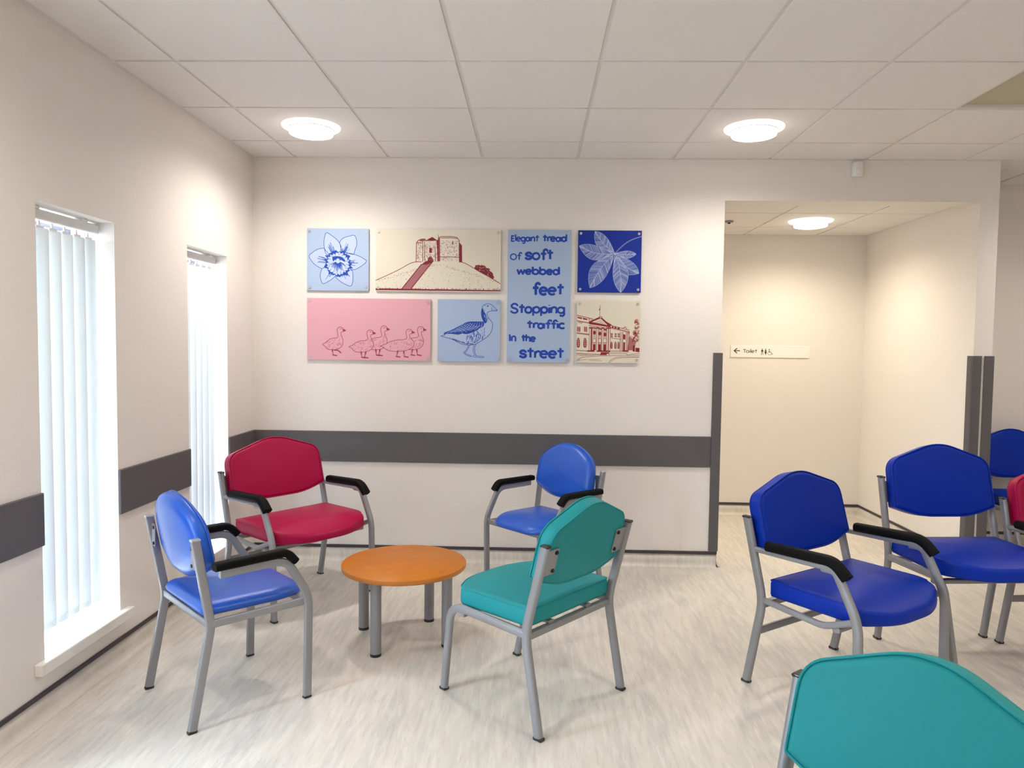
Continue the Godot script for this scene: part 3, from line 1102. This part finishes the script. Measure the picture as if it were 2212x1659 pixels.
# ------------------------------------------------------------------ printed wall panels
func panel(called: String, x0: float, x1: float, y0: float, y1: float, pad: Pad, label: String) -> void:
	var root := node(called, Vector3((x0 + x1) / 2, (y0 + y1) / 2, 0))
	tag(root, label, "picture", "printed panels on the picture wall")
	var w := (x1 - x0) / 2
	var h := (y1 - y0) / 2
	var edge := mat(pad.img.get_pixel(4, 4).lerp(Color.WHITE, 0.15), 0.35)
	var st := new_st()
	bx(st, Vector3(-w, -h, 0.006), Vector3(w, h, 0.0135), 0.0008)
	obj("board", st, edge, root)
	pad.img.resize(pad.img.get_width() / 2, pad.img.get_height() / 2, Image.INTERPOLATE_LANCZOS)
	var m := mat(Color.WHITE, 0.45, 0.0, 0.4)
	m.albedo_texture = ImageTexture.create_from_image(pad.img)
	st = new_st()
	st.set_smooth_group(-1)
	var c := [Vector3(-w, h, 0.014), Vector3(w, h, 0.014), Vector3(w, -h, 0.014), Vector3(-w, -h, 0.014)]
	var uv := [Vector2(0, 0), Vector2(1, 0), Vector2(1, 1), Vector2(0, 1)]
	for k in [0, 1, 2, 0, 2, 3]:
		st.set_uv(uv[k])
		st.add_vertex(c[k])
	obj("print", st, m, root)
	for sx in [-1.0, 1.0]:
		for sy in [-1.0, 1.0]:
			st = new_st()
			var p := Vector3((w - 0.017) * sx, (h - 0.02) * sy, 0)
			tube(st, p + Vector3(0, 0, 0.0), p + Vector3(0, 0, 0.018), 0.0085, 16)
			obj("standoff", st, M.steel, root)

func blot(pad: Pad, c: Vector2, r: float, spikes: int, inner: float, col: Color) -> void:
	var pts := []
	for k in spikes * 2:
		var a := TAU * k / (spikes * 2)
		var q := r * (rng.randf_range(0.85, 1.1) if k % 2 == 0 else inner * rng.randf_range(0.9, 1.1))
		pts.append(c + Vector2(cos(a), sin(a)) * q)
	pad.fill(pts, col)

func build_pictures() -> void:
	var ytop := 2.156
	var ymid1 := 1.760
	var ymid0 := 1.711
	var ybot := 1.314
	panel("flower_picture", 0.359, 0.758, ymid1, ytop, draw_flower(), "pale blue square panel with a blue daffodil line drawing")
	panel("tower_picture", 0.803, 1.606, ymid1, ytop, draw_tower(), "wide cream panel with a maroon drawing of a stone tower on a mound")
	panel("gosling_picture", 0.359, 1.158, ybot, ymid0, draw_goslings(), "wide pink panel with five maroon goslings walking in a row")
	panel("goose_picture", 1.204, 1.607, ybot, ymid0, draw_goose(), "pale blue square panel with one standing blue goose")
	panel("poem_picture", 1.650, 2.054, ybot, ytop, draw_poem(), "tall pale blue panel with hand-lettered dark blue poem text")
	panel("leaf_picture", 2.097, 2.499, ymid1 + 0.004, ytop, draw_leaf(), "dark blue square panel with a white chestnut leaf drawing")
	panel("building_picture", 2.097, 2.499, ybot + 0.002, ymid0 + 0.002, draw_building(), "cream square panel with a maroon drawing of a columned building")

func draw_flower() -> Pad:
	var bg := c8(172, 193, 224)
	var ink := c8(30, 70, 168)
	var pale := c8(186, 203, 232)
	var p := Pad.new(self, Rect2(108, 72, 641, 648), Vector2i(1000, 1000), bg)
	var petals := [
		[597,142,620,180,624,240,605,300,590,340,540,330,470,300,455,250,450,210,490,170,550,150],
		[724,415,690,380,640,355,580,335,530,330,510,360,530,400,550,460,555,490,600,500,660,470],
		[560,672,500,650,450,620,400,570,430,545,500,525,560,505,580,515,586,580,580,640],
		[272,648,250,600,245,560,260,500,290,450,320,460,340,500,400,530,415,550,380,590,330,625],
		[130,365,170,320,220,290,280,278,300,300,330,340,320,400,300,450,270,490,220,470,170,430],
		[310,118,370,150,420,190,455,240,462,280,440,325,350,340,320,350,298,320,285,250,288,180]]
	var ctr := Vector2(430, 440)
	for q in petals:
		var o := smooth(pl(q), true)
		p.fill(o, pale)
		var tip := Vector2(q[0], q[1])
		for k in 9:
			var a := tip.lerp(ctr, rng.randf_range(0.35, 0.55)) + Vector2(rng.randf_range(-38, 38), rng.randf_range(-38, 38))
			p.line(PackedVector2Array([a, a.lerp(ctr, rng.randf_range(0.35, 0.6))]), rng.randf_range(3, 9), ink.lerp(pale, rng.randf_range(0.0, 0.5)))
		p.line(o, 5, ink)
	blot(p, Vector2(432, 440), 150, 22, 0.86, ink)
	for q in [0, 5, 4]:
		p.line(smooth(pl(petals[q]), true), 5, ink)
	var frill := []
	for k in 44:
		var a := TAU * k / 44
		frill.append(Vector2(430, 438) + Vector2(cos(a), sin(a)) * (124.0 if k % 2 == 0 else 108.0) * rng.randf_range(0.95, 1.05))
	var fr := smooth(frill, true, 3)
	p.fill(fr, pale)
	p.line(fr, 4, ink)
	p.fill(smooth(pl([372,372,400,362,440,362,480,375,508,412,490,415,460,400,430,420,400,400,380,415]), true), ink)
	blot(p, Vector2(430, 402), 24, 9, 0.6, pale)
	for k in 22:
		var a := lerpf(0.25, PI - 0.25, k / 21.0)
		var d := Vector2(cos(a), sin(a))
		p.line(PackedVector2Array([Vector2(430, 415) + d * 22, Vector2(430, 425) + d * rng.randf_range(48, 100)]), rng.randf_range(3, 7), ink)
	for k in 16:
		var a := TAU * k / 16.0 + 0.1
		var d := Vector2(cos(a), sin(a))
		p.line(PackedVector2Array([Vector2(430, 438) + d * 88, Vector2(430, 438) + d * 106]), 4, ink)
	return p

func draw_tower() -> Pad:
	var bg := c8(226, 219, 202)
	var ink := c8(126, 34, 50)
	var p := Pad.new(self, Rect2(824, 70, 1296, 654), Vector2i(2000, 1000), bg)
	# shrub behind the mound
	var bush := []
	for q in [[1885, 475, 40], [1930, 480, 42], [1975, 505, 42], [2010, 540, 38], [2030, 570, 26], [1905, 505, 45], [1960, 540, 45]]:
		blot(p, Vector2(q[0], q[1]), q[2], 11, 0.78, ink)
	for k in 40:
		bush.append(Vector2(rng.randf_range(1870, 2030), rng.randf_range(460, 570)))
	for q in bush:
		p.line(PackedVector2Array([q, q + Vector2(rng.randf_range(-9, 9), rng.randf_range(-9, 9))]), 3, bg)
	var left := smooth(pl([820,614,950,555,1080,490,1180,432,1240,415,1330,412]))
	var right := smooth(pl([1330,412,1480,404,1600,405,1720,414,1800,450,1900,510,2010,570,2125,640]))
	var mound := PackedVector2Array(left)
	mound.append_array(right)
	mound.append(Vector2(2125, 730))
	mound.append(Vector2(820, 730))
	p.fill(mound, bg)
	p.line(left, 6, ink)
	p.line(right, 6, ink)
	for k in 330:
		var x := rng.randf_range(840, 2100)
		var top := 412.0 + absf(x - 1470.0) * 0.30
		var y := rng.randf_range(top + 12, 690)
		if rng.randf() < 0.55:
			y = top + 8 + rng.randf_range(0, 22)
		p.line(PackedVector2Array([Vector2(x, y), Vector2(x + rng.randf_range(-12, 12), y + rng.randf_range(-10, 3))]), rng.randf_range(1.5, 3.5), ink.lerp(bg, rng.randf_range(0.2, 0.65)))
	# ground line
	p.fill(pl([820,696,2125,704,2125,716,820,716]), ink)
	for k in 120:
		var x := rng.randf_range(825, 2115)
		p.line(PackedVector2Array([Vector2(x, 700), Vector2(x + rng.randf_range(-8, 8), 690)]), 3, ink)
	# tower: gatehouse block
	p.fill(pl([1247,214,1265,188,1300,174,1336,172,1342,192,1410,155,1456,186,1462,260,1470,405,1300,415,1244,412]), bg)
	for q in [[1247,214,1265,188,1300,174,1336,172,1342,192,1410,155,1456,186,1462,260,1470,405], [1247,214,1244,412,1300,414], [1312,190,1314,408], [1330,200,1335,404], [1340,192,1456,186], [1440,260,1446,400], [1247,214,1312,212]]:
		p.line(pl(q), 6, ink)
	p.fill(pl([1350,186,1410,154,1458,186]), ink)
	p.fill(pl([1262,190,1300,174,1336,172,1340,190,1300,200]), ink.lerp(bg, 0.25))
	p.fill(pl([1380,265,1406,265,1408,318,1380,318]), ink)
	p.fill(smooth(pl([1368,410,1370,372,1392,358,1414,372,1420,408]), true), ink)
	p.fill(pl([1456,190,1478,170,1486,405,1466,405]), ink)
	# round keep
	p.fill(pl([1474,162,1500,147,1600,145,1662,152,1688,184,1692,412,1478,406]), bg)
	for q in [[1474,162,1500,147,1600,145,1662,152,1688,184,1692,412], [1474,162,1478,406], [1500,162,1600,158,1670,166], [1478,360,1600,358,1690,364]]:
		p.line(pl(q), 6, ink)
	p.fill(pl([1690,205,1718,240,1721,416,1693,412]), ink)
	p.fill(pl([1474,162,1490,154,1494,404,1478,406]), ink.lerp(bg, 0.2))
	p.line(pl([1474,128,1474,162]), 4, ink)
	p.line(pl([1622,195,1624,228]), 9, ink)
	for k in 620:
		var x := rng.randf_range(1250, 1690)
		var y := rng.randf_range(185, 402)
		if x > 1300 and x < 1470 and rng.randf() < 0.2:
			continue
		p.line(PackedVector2Array([Vector2(x, y), Vector2(x + rng.randf_range(3, 11), y + rng.randf_range(-2, 2))]), rng.randf_range(1.5, 4.0), ink.lerp(bg, rng.randf_range(0.1, 0.55)))
	for k in 60:
		var x := rng.randf_range(1250, 1470)
		var y := rng.randf_range(200, 380)
		p.line(PackedVector2Array([Vector2(x, y), Vector2(x, y + rng.randf_range(8, 26))]), rng.randf_range(1.5, 4), ink.lerp(bg, 0.3))
	# stair path up the mound
	var path := pl([1300,440,1345,425,1420,405,1385,448,1192,698,1098,698])
	p.fill(path, ink.lerp(bg, 0.45))
	p.line(pl([1300,440,1098,698]), 10, ink)
	p.line(pl([1420,405,1385,448,1192,698]), 10, ink)
	p.fill(pl([1300,440,1345,405,1420,398,1410,420,1350,445]), ink)
	for k in 34:
		var t := k / 34.0
		p.line(PackedVector2Array([Vector2(1330, 440).lerp(Vector2(1105, 692), t), Vector2(1395, 440).lerp(Vector2(1190, 692), t)]), 2.5, ink.lerp(bg, 0.3))
	return p

func draw_goslings() -> Pad:
	var bg := c8(226, 168, 180)
	var ink := c8(150, 44, 76)
	var p := Pad.new(self, Rect2(110, 800, 1280, 647), Vector2i(2000, 1000), bg)
	var body := [512,1138,490,1125,474,1108,450,1102,430,1114,421,1140,427,1170,430,1200,414,1216,370,1222,330,1240,300,1268,270,1285,290,1300,312,1327,342,1340,390,1341,440,1327,470,1302,483,1270,482,1235,466,1192,461,1160,482,1150]
	# [head x, head y, x scale, y scale, leg phase]
	for b in [[1285, 1086, 1.02, 1.02, 1], [905, 1083, 1.05, 1.06, 0], [1165, 1115, 1.62, 0.98, 1], [760, 1128, 1.18, 0.98, 0], [450, 1102, 1.0, 1.0, 2]]:
		var tf := func(q: Vector2) -> Vector2:
			var dx := (q.x - 450)
			var near: float = 1.0 if dx > -25 and q.y < 1215 else b[2]
			if q.y < 1200 and absf(dx) < 70:
				near = 1.0
			return Vector2(b[0] + dx * near, b[1] + (q.y - 1102) * b[3])
		var pts := []
		for q in pl(body):
			pts.append(tf.call(q))
		var o := smooth(pts, true)
		p.fill(o, bg)
		for k in 60:
			var q: Vector2 = tf.call(Vector2(rng.randf_range(310, 470), rng.randf_range(1235, 1330)))
			if Geometry2D.is_point_in_polygon(q, o):
				p.line(PackedVector2Array([q, q + Vector2(rng.randf_range(-14, -4), rng.randf_range(2, 9))]), rng.randf_range(1.5, 3), ink.lerp(bg, 0.3))
		for k in 14:
			var q: Vector2 = tf.call(Vector2(rng.randf_range(440, 478), rng.randf_range(1190, 1290)))
			p.line(PackedVector2Array([q, q + Vector2(rng.randf_range(-8, 2), rng.randf_range(6, 14))]), 2.2, ink.lerp(bg, 0.2))
		p.line(o, 5, ink)
		p.fill([tf.call(Vector2(478, 1122)), tf.call(Vector2(514, 1138)), tf.call(Vector2(482, 1146))], ink)
		p.line([tf.call(Vector2(452, 1124)), tf.call(Vector2(466, 1120))], 5, ink)
		var base: float = b[1] + 238 * b[3]
		for l in [[372, 0], [415, 1]]:
			var hip: Vector2 = tf.call(Vector2(l[0], 1338))
			hip.x = b[0] + (l[0] - 450) * lerpf(b[2], 1.0, 0.3)
			if b[4] == 2 and l[1] == 1:
				p.line(pl([392,1344,428,1346,446,1358,460,1372]), 12, ink)
				continue
			var kick: float = -14.0 if (b[4] == 1) == (l[1] == 0) else 8.0
			var knee := hip + Vector2(kick * 0.4, 28)
			var ankle := Vector2(hip.x + kick, base + 56)
			p.line([hip, knee, ankle], 13, ink)
			p.line([knee, ankle], 5, bg)
			p.line([ankle, ankle + Vector2(38, 5)], 11, ink)
	return p

func draw_goose() -> Pad:
	var bg := c8(170, 190, 222)
	var ink := c8(28, 66, 166)
	var p := Pad.new(self, Rect2(1468, 803, 646, 647), Vector2i(1000, 1000), bg)
	for l in [[[1862,1262,1845,1318,1858,1385,1848,1396,1942,1402], 18], [[1802,1268,1768,1335,1744,1356,1775,1380,1816,1394], 15]]:
		p.line(smooth(pl(l[0])), l[1], ink)
		p.line(smooth(pl(l[0])), l[1] - 9, bg)
	var o := smooth(pl([2082,915,2042,872,2010,850,1975,845,1940,862,1925,890,1918,940,1925,990,1940,1030,1880,1033,1800,1035,1750,1050,1680,1090,1600,1130,1545,1150,1535,1165,1545,1175,1505,1187,1580,1207,1640,1228,1700,1260,1760,1276,1850,1272,1900,1246,1980,1190,2020,1140,2035,1080,2030,1040,2000,1000,1977,962,1985,932,2030,918]), true)
	p.fill(o, bg.lerp(Color.WHITE, 0.06))
	p.line(o, 5, ink)
	p.fill(smooth(pl([1930,890,1919,945,1926,992,1942,1032,1958,1050,1976,1030,1974,985,1960,948,1945,925]), true), ink)
	for k in 16:
		var a := Vector2(rng.randf_range(1945, 1990), rng.randf_range(950, 1010))
		p.line(PackedVector2Array([a, a + Vector2(rng.randf_range(-2, 8), rng.randf_range(16, 34))]), 3, bg if k % 2 == 0 else ink)
	# wing
	p.fill(smooth(pl([1938,1034,1880,1036,1800,1038,1745,1054,1680,1092,1600,1132,1545,1152,1538,1166,1600,1162,1680,1170,1720,1160,1780,1162,1850,1135,1905,1105,1945,1072]), true), ink)
	for k in 9:
		var t := k / 8.0
		var a := Vector2(1740, 1056).lerp(Vector2(1925, 1040), t)
		var b := Vector2(1560, 1156).lerp(Vector2(1890, 1112), t)
		p.line(smooth([a, a.lerp(b, 0.5) + Vector2(16, 6), b]), 4, bg)
	for k in 6:
		var t := k / 5.0
		p.line(smooth([Vector2(1660, 1110).lerp(Vector2(1800, 1050), t), Vector2(1700, 1122).lerp(Vector2(1850, 1080), t), Vector2(1730, 1160).lerp(Vector2(1920, 1075), t)]), 3.5, bg)
	# flank and breast hatching
	for k in 120:
		var a := Vector2(rng.randf_range(1770, 1965), rng.randf_range(1085, 1250))
		if a.y < 1290 - (a.x - 1770) * 0.9 + 60 and a.y > 1165 - (a.x - 1770) * 0.45 and Geometry2D.is_point_in_polygon(a, o):
			p.line(PackedVector2Array([a, a + Vector2(rng.randf_range(-8, 4), rng.randf_range(12, 26))]), rng.randf_range(2.5, 5), ink)
	for k in 90:
		var x := rng.randf_range(1590, 1840)
		var y := lerpf(1212, 1268, clampf((x - 1590) / 170.0, 0, 1)) - absf(rng.randfn(0, 9))
		p.line(PackedVector2Array([Vector2(x, y), Vector2(x + 9, y + 4)]), 3, ink)
	for k in 40:
		var a := Vector2(rng.randf_range(1935, 2025), rng.randf_range(855, 935))
		if a.distance_to(Vector2(1975, 890)) > 30 and Geometry2D.is_point_in_polygon(a, o) and a.x < 1960:
			p.line(PackedVector2Array([a, a + Vector2(5, 6)]), 3, ink)
	p.line(pl([2028,882,2022,906,2034,916]), 4, ink)
	p.line(pl([2030,900,2078,914]), 3, ink)
	p.fill(ellipse(Vector2(1984, 868), 9, 7), ink)
	return p

func draw_poem() -> Pad:
	var bg := c8(168, 188, 218)
	var ink := c8(28, 66, 170)
	var p := Pad.new(self, Rect2(86, 80, 702, 1490), Vector2i(900, 1910), bg)
	write_word(p, "Elegant", 116, 434, 214, 60, 15, ink)
	write_word(p, "tread", 464, 748, 214, 66, 19, ink)
	write_word(p, "Of", 110, 240, 420, 62, 14, ink)
	write_word(p, "soft", 268, 602, 420, 96, 26, ink)
	write_word(p, "webbed", 182, 678, 586, 74, 22, ink)
	write_word(p, "feet", 356, 722, 814, 106, 28, ink)
	write_word(p, "Stopping", 112, 740, 1022, 88, 23, ink)
	write_word(p, "traffic", 302, 742, 1194, 78, 22, ink)
	write_word(p, "In", 106, 198, 1342, 74, 20, ink)
	write_word(p, "the", 242, 414, 1342, 68, 20, ink)
	write_word(p, "street", 220, 734, 1528, 100, 26, ink)
	return p

func draw_leaf() -> Pad:
	var bg := c8(14, 46, 150)
	var ink := c8(196, 204, 226)
	var p := Pad.new(self, Rect2(875, 85, 700, 703), Vector2i(1000, 1000), bg)
	var c := Vector2(1285, 345)
	p.line(smooth(pl([1285,345,1340,282,1420,215,1500,176,1580,150])), 13, ink.lerp(bg, 0.25))
	p.line(smooth(pl([1285,345,1340,284,1420,218,1500,180,1580,156])), 4, bg)
	# [tip, half width, bend]
	for l in [[1060,95,70,22], [888,262,82,40], [1515,350,42,-8], [1550,568,82,-34], [1355,785,84,26], [1015,735,96,-30]]:
		var tip := Vector2(l[0], l[1])
		var ax := tip - c
		var nn := ax.normalized().orthogonal()
		var mid := func(t: float) -> Vector2: return c + ax * t + nn * float(l[3]) * sin(PI * t)
		var wid := func(t: float) -> float: return float(l[2]) * pow(sin(PI * pow(t, 1.25)), 0.8) if t < 1.0 else 0.0
		var o := []
		for k in 15:
			var t := k / 14.0
			o.append(mid.call(t) + nn * wid.call(t))
		for k in range(13, 0, -1):
			var t := k / 14.0
			o.append(mid.call(t) - nn * wid.call(t))
		p.fill(o, bg.lerp(ink, 0.2))
		var n := int(ax.length() / 9.5)
		for k in n:
			var t := 0.06 + 0.9 * k / n
			for s in [-1.0, 1.0]:
				var t2 := minf(t + 0.13, 1.0)
				var e: Vector2 = mid.call(t2) + nn * wid.call(t2) * s * 0.94
				p.line(PackedVector2Array([mid.call(t), mid.call(t).lerp(e, 0.55) + nn * s * 3.0, e]), rng.randf_range(2.0, 6.0), ink.lerp(bg, rng.randf_range(0.0, 0.4)))
		o.append(o[0])
		p.line(o, 3.5, ink)
		var rib := []
		for k in 12:
			rib.append(mid.call(k / 11.0))
		p.line(rib, 4, ink)
	return p

func draw_building() -> Pad:
	var bg := c8(226, 219, 200)
	var ink := c8(138, 34, 46)
	var p := Pad.new(self, Rect2(865, 874, 697, 702), Vector2i(1000, 1000), bg)
	var ln := func(a: Array, w: float) -> void: p.line(pl(a), w, ink)
	# flag
	ln.call([1118,925,1118,1055], 4)
	p.fill(pl([1118,945,1104,990,1112,985,1118,970]), ink)
	# left wing
	for q in [[865,1042,1040,1082,7], [865,1058,1030,1094,3], [865,1104,1002,1128,8], [865,1240,1000,1256,8], [865,1250,1000,1264,3], [1000,1076,1000,1120,5], [1040,1080,1046,1100,5], [865,1438,990,1445,6], [865,1470,1130,1482,5], [865,1490,1140,1488,3]]:
		ln.call([q[0], q[1], q[2], q[3]], q[4])
	for q in [[872,1056,920,1076], [932,1066,978,1088]]:
		p.fill(pl([q[0], q[1] + 4, q[2], q[1] + 14, q[2], q[3] + 8, q[0], q[3] - 2]), ink)
	for x in [872, 948]:
		p.line(pl([x, 1172, x + 30, 1176, x + 30, 1226, x, 1222, x, 1172]), 5, ink)
		p.fill(pl([x + 5, 1178, x + 26, 1180, x + 26, 1222, x + 5, 1218]), ink.lerp(bg, 0.15))
		p.line(pl([x + 15, 1176, x + 15, 1222]), 3, bg)
	for x in [870, 944]:
		p.fill(smooth(pl([x,1396,x,1320,x + 14,1296,x + 30,1320,x + 30,1398]), true), ink)
		for k in 4:
			p.line(pl([x + 4, 1320 + k * 20, x + 28, 1322 + k * 20]), 3, bg)
		p.line(pl([x + 15, 1305, x + 15, 1394]), 3, bg)
	for k in 10:
		ln.call([885 + k * 5, 1110 + k, 875 + k * 5, 1128 + k], 1.6)
	# portico
	p.fill(pl([1002,1110,1125,1052,1236,1148,1240,1180,1000,1140]), ink)
	p.fill(pl([1030,1116,1126,1074,1206,1150]), bg)
	p.fill(pl([1050,1118,1126,1086,1190,1146]), bg.lerp(ink, 0.12))
	ln.call([1000,1130,1236,1166], 4)
	p.fill(pl([1000,1140,1236,1174,1236,1184,1000,1152]), bg)
	ln.call([1000,1156,1236,1188], 6)
	p.fill(pl([1112,1050,1144,1054,1142,1076,1112,1070]), ink)
	p.fill(pl([1118,1056,1136,1058,1136,1068,1118,1066]), bg)
	p.fill(pl([1005,1170,1232,1196,1232,1440,1005,1440]), ink)
	for q in [[1036,1170,1088,1430], [1102,1180,1142,1430], [1160,1190,1196,1436]]:
		p.fill(pl([q[0], q[1] + 16, q[2], q[1] + 22, q[2], q[3], q[0], q[3]]), bg.lerp(ink, 0.2))
		var cx: float = (q[0] + q[2]) / 2.0
		p.fill(ellipse(Vector2(cx, q[1] + 66), 16, 22), ink)
		p.fill(ellipse(Vector2(cx, 1326), 18, 24), bg)
		p.line(ellipse(Vector2(cx, 1326), 18, 24), 3, ink)
		p.fill(pl([cx - 14, 1366, cx + 14, 1366, cx + 14, 1440, cx - 14, 1440]), ink)
		p.line(pl([cx - 24, 1350, cx + 24, 1350]), 4, ink)
	for x in [1008, 1090, 1148, 1200, 1222]:
		p.fill(pl([x - 3, 1172, x + 15, 1172, x + 15, 1438, x - 3, 1438]), bg)
		p.line(pl([x - 3, 1172, x - 3, 1438]), 4, ink)
		p.line(pl([x + 15, 1172, x + 15, 1438]), 4, ink)
		p.fill(pl([x - 8, 1176, x + 20, 1176, x + 18, 1190, x - 6, 1190]), ink)
	p.fill(pl([985,1436,1236,1436,1240,1452,985,1452]), ink)
	p.fill(pl([1136,1456,1226,1456,1232,1488,1130,1488]), ink)
	p.fill(pl([1066,1434,1090,1434,1090,1450,1066,1450]), bg)
	p.fill(pl([1202,1472,1224,1472,1224,1490,1202,1490]), bg)
	# right wing in perspective
	for q in [[1206,1126,1244,1150,14], [1240,1152,1444,1204,6], [1240,1176,1446,1224,8], [1240,1188,1446,1236,3], [1240,1294,1350,1306,5], [1240,1440,1440,1440,5], [1230,1456,1450,1452,4], [1446,1220,1444,1250,6]]:
		ln.call([q[0], q[1], q[2], q[3]], q[4])
	for q in [[1252,1160,1272], [1282,1166,1302], [1316,1174,1340]]:
		p.fill(pl([q[0], q[1], q[2], q[1] + 6, q[2], q[1] + 22, q[0], q[1] + 16]), ink)
	p.fill(pl([1368,1180,1400,1164,1424,1190]), ink)
	p.fill(pl([1378,1182,1400,1172,1414,1188]), bg)
	for x in [1242, 1286, 1320]:
		p.fill(pl([x, 1238, x + 20, 1242, x + 20, 1288, x, 1284]), ink)
		p.line(pl([x + 10, 1242, x + 10, 1286]), 3, bg)
		p.line(pl([x, 1262, x + 20, 1264]), 3, bg)
		p.fill(smooth(pl([x,1408,x,1352,x + 10,1334,x + 20,1352,x + 20,1410]), true), ink)
		p.line(pl([x + 10, 1340, x + 10, 1406]), 3, bg)
	for x in [1346, 1368, 1412, 1430]:
		p.line(pl([x, 1226, x, 1438]), 4, ink)
		p.line(pl([x + 10, 1228, x + 10, 1438]), 4, ink)
	p.fill(pl([1380,1250,1404,1254,1404,1310,1380,1306]), ink)
	p.fill(pl([1382,1340,1402,1340,1402,1436,1382,1436]), ink)
	p.fill(pl([1376,1430,1436,1430,1440,1446,1376,1446]), ink)
	for k in 26:
		var x := 1446 + k * 3
		ln.call([x, 1270 + k * 2.2, x - 16, 1430], 2)
	ln.call([1446,1262,1540,1310], 4)
	p.fill(pl([1488,1376,1512,1372,1512,1444,1488,1444]), ink)
	p.fill(pl([1518,1400,1562,1404,1562,1450,1518,1446]), ink)
	# tree
	for k in 75:
		var t := rng.randf()
		var q := Vector2(1530 + rng.randf_range(-48, 34) * (0.35 + 0.65 * t), 1085 + 265 * t)
		p.line(ellipse(q, rng.randf_range(6, 14), rng.randf_range(5, 11), rng.randf_range(0, 3), rng.randf_range(4, 6.2), 8), rng.randf_range(3, 6), ink)
	# street
	ln.call([1236,1470,1424,1470,1424,1482,1562,1462], 4)
	p.line(smooth(pl([865,1562,900,1530,960,1512,1130,1498,1300,1494,1562,1484])), 4, ink)
	p.line(smooth(pl([1225,1574,1252,1540,1310,1514,1420,1504,1562,1502])), 4, ink)
	p.line(smooth(pl([1240,1574,1266,1548,1320,1524,1430,1514,1562,1512])), 3, ink)
	for q in [[1000,1540,1130,1536], [1010,1552,1150,1552], [905,1545,990,1540], [865,1478,990,1484], [900,1500,1060,1494]]:
		ln.call(q, 2.5)
	return p

# ------------------------------------------------------------------ toilet sign
func build_sign() -> void:
	var bg := c8(246, 242, 238)
	var ink := c8(20, 18, 22)
	var p := Pad.new(self, Rect2(190, 262, 1716, 276), Vector2i(1716, 276), bg)
	p.line(pl([258,384,392,384]), 20, ink, true)
	p.line(pl([322,330,262,384,322,438]), 20, ink)
	write_word(p, "Toilet", 452, 772, 434, 68, 13, ink, 0.0)
	# figures
	p.fill(ellipse(Vector2(877, 340), 11, 11), ink)
	p.fill(pl([860,356,894,356,892,400,862,400]), ink)
	for s in [-1, 1]:
		p.line(pl([877 + s * 16, 360, 877 + s * 30, 404]), 6, ink)
		p.line(pl([877 + s * 9, 396, 877 + s * 18, 476]), 11, ink)
	p.fill(ellipse(Vector2(952, 342), 11, 11), ink)
	p.fill(pl([938,358,966,358,962,385,978,440,926,440,942,385]), ink)
	for s in [-1, 1]:
		p.line(pl([952 + s * 13, 360, 952 + s * 30, 410]), 5, ink)
		p.line(pl([952 + s * 6, 436, 952 + s * 6, 476]), 8, ink)
	p.fill(ellipse(Vector2(1029, 346), 12, 12), ink)
	p.line(pl([1029,362,1032,412,1072,416,1092,462,1108,456]), 11, ink)
	p.line(pl([1032,388,1064,390]), 8, ink)
	p.line(ellipse(Vector2(1040, 434), 40, 44, 0.5, 4.4), 7, ink)
	var root := node("toilet_sign", Vector3(3.822, 1.395, CORR_Z))
	tag(root, "long white toilet sign with arrow and figures on the corridor wall", "sign")
	var st := new_st()
	bx(st, Vector3(-0.331, -0.05, 0), Vector3(0.331, 0.05, 0.008), 0.0015)
	obj("plate", st, mat(bg, 0.4), root)
	var m := mat(Color.WHITE, 0.45)
	m.albedo_texture = ImageTexture.create_from_image(p.img)
	st = new_st()
	st.set_smooth_group(-1)
	var c := [Vector3(-0.329, 0.0485, 0.0085), Vector3(0.329, 0.0485, 0.0085), Vector3(0.329, -0.0485, 0.0085), Vector3(-0.329, -0.0485, 0.0085)]
	var uv := [Vector2(0, 0), Vector2(1, 0), Vector2(1, 1), Vector2(0, 1)]
	for k in [0, 1, 2, 0, 2, 3]:
		st.set_uv(uv[k])
		st.add_vertex(c[k])
	obj("print", st, m, root)

# ------------------------------------------------------------------ small fittings
func build_small() -> void:
	var s := node("motion_sensor", Vector3(3.836, 2.545, 0))
	tag(s, "small white motion sensor high on the header by the ceiling", "sensor")
	var o := round_poly([Vector2(-0.032, 0), Vector2(0.032, 0), Vector2(0.026, 0.038), Vector2(-0.026, 0.038)], [0.004, 0.004, 0.018, 0.018])
	var st := new_st()
	loft(st, o, [Vector2(0.004, -0.045), Vector2(0.0, -0.041), Vector2(0.0, 0.041), Vector2(0.004, 0.045)], 0.0, 0.0, func(q: Vector2, h: float) -> Vector3: return Vector3(q.x, h, q.y))
	obj("body", st, M.white, s)
	st = new_st()
	loft(st, round_poly([Vector2(-0.02, 0.03), Vector2(0.02, 0.03), Vector2(0.016, 0.044), Vector2(-0.016, 0.044)], [0.003, 0.003, 0.01, 0.01]), [Vector2(0.003, -0.03), Vector2(0.0, -0.027), Vector2(0.0, 0.005), Vector2(0.003, 0.008)], 0.0, 0.0, func(q: Vector2, h: float) -> Vector3: return Vector3(q.x, h, q.y))
	obj("lens", st, M.slat_plain if M.has("slat_plain") else M.white, s)
	var d := node("ceiling_sensor", Vector3(3.275, CEIL2, -0.86))
	tag(d, "small grey disc sensor in the corridor ceiling beside the light", "sensor")
	st = new_st()
	lathe(st, [Vector2(0.032, 0.0), Vector2(0.033, -0.006), Vector2(0.028, -0.012), Vector2(0.012, -0.014), Vector2(0.0, -0.014)], 24)
	obj("body", st, M.table_leg, d)
	st = new_st()
	lathe(st, [Vector2(0.011, -0.014), Vector2(0.009, -0.022), Vector2(0.0, -0.024)], 16)
	obj("lens", st, M.dark, d)
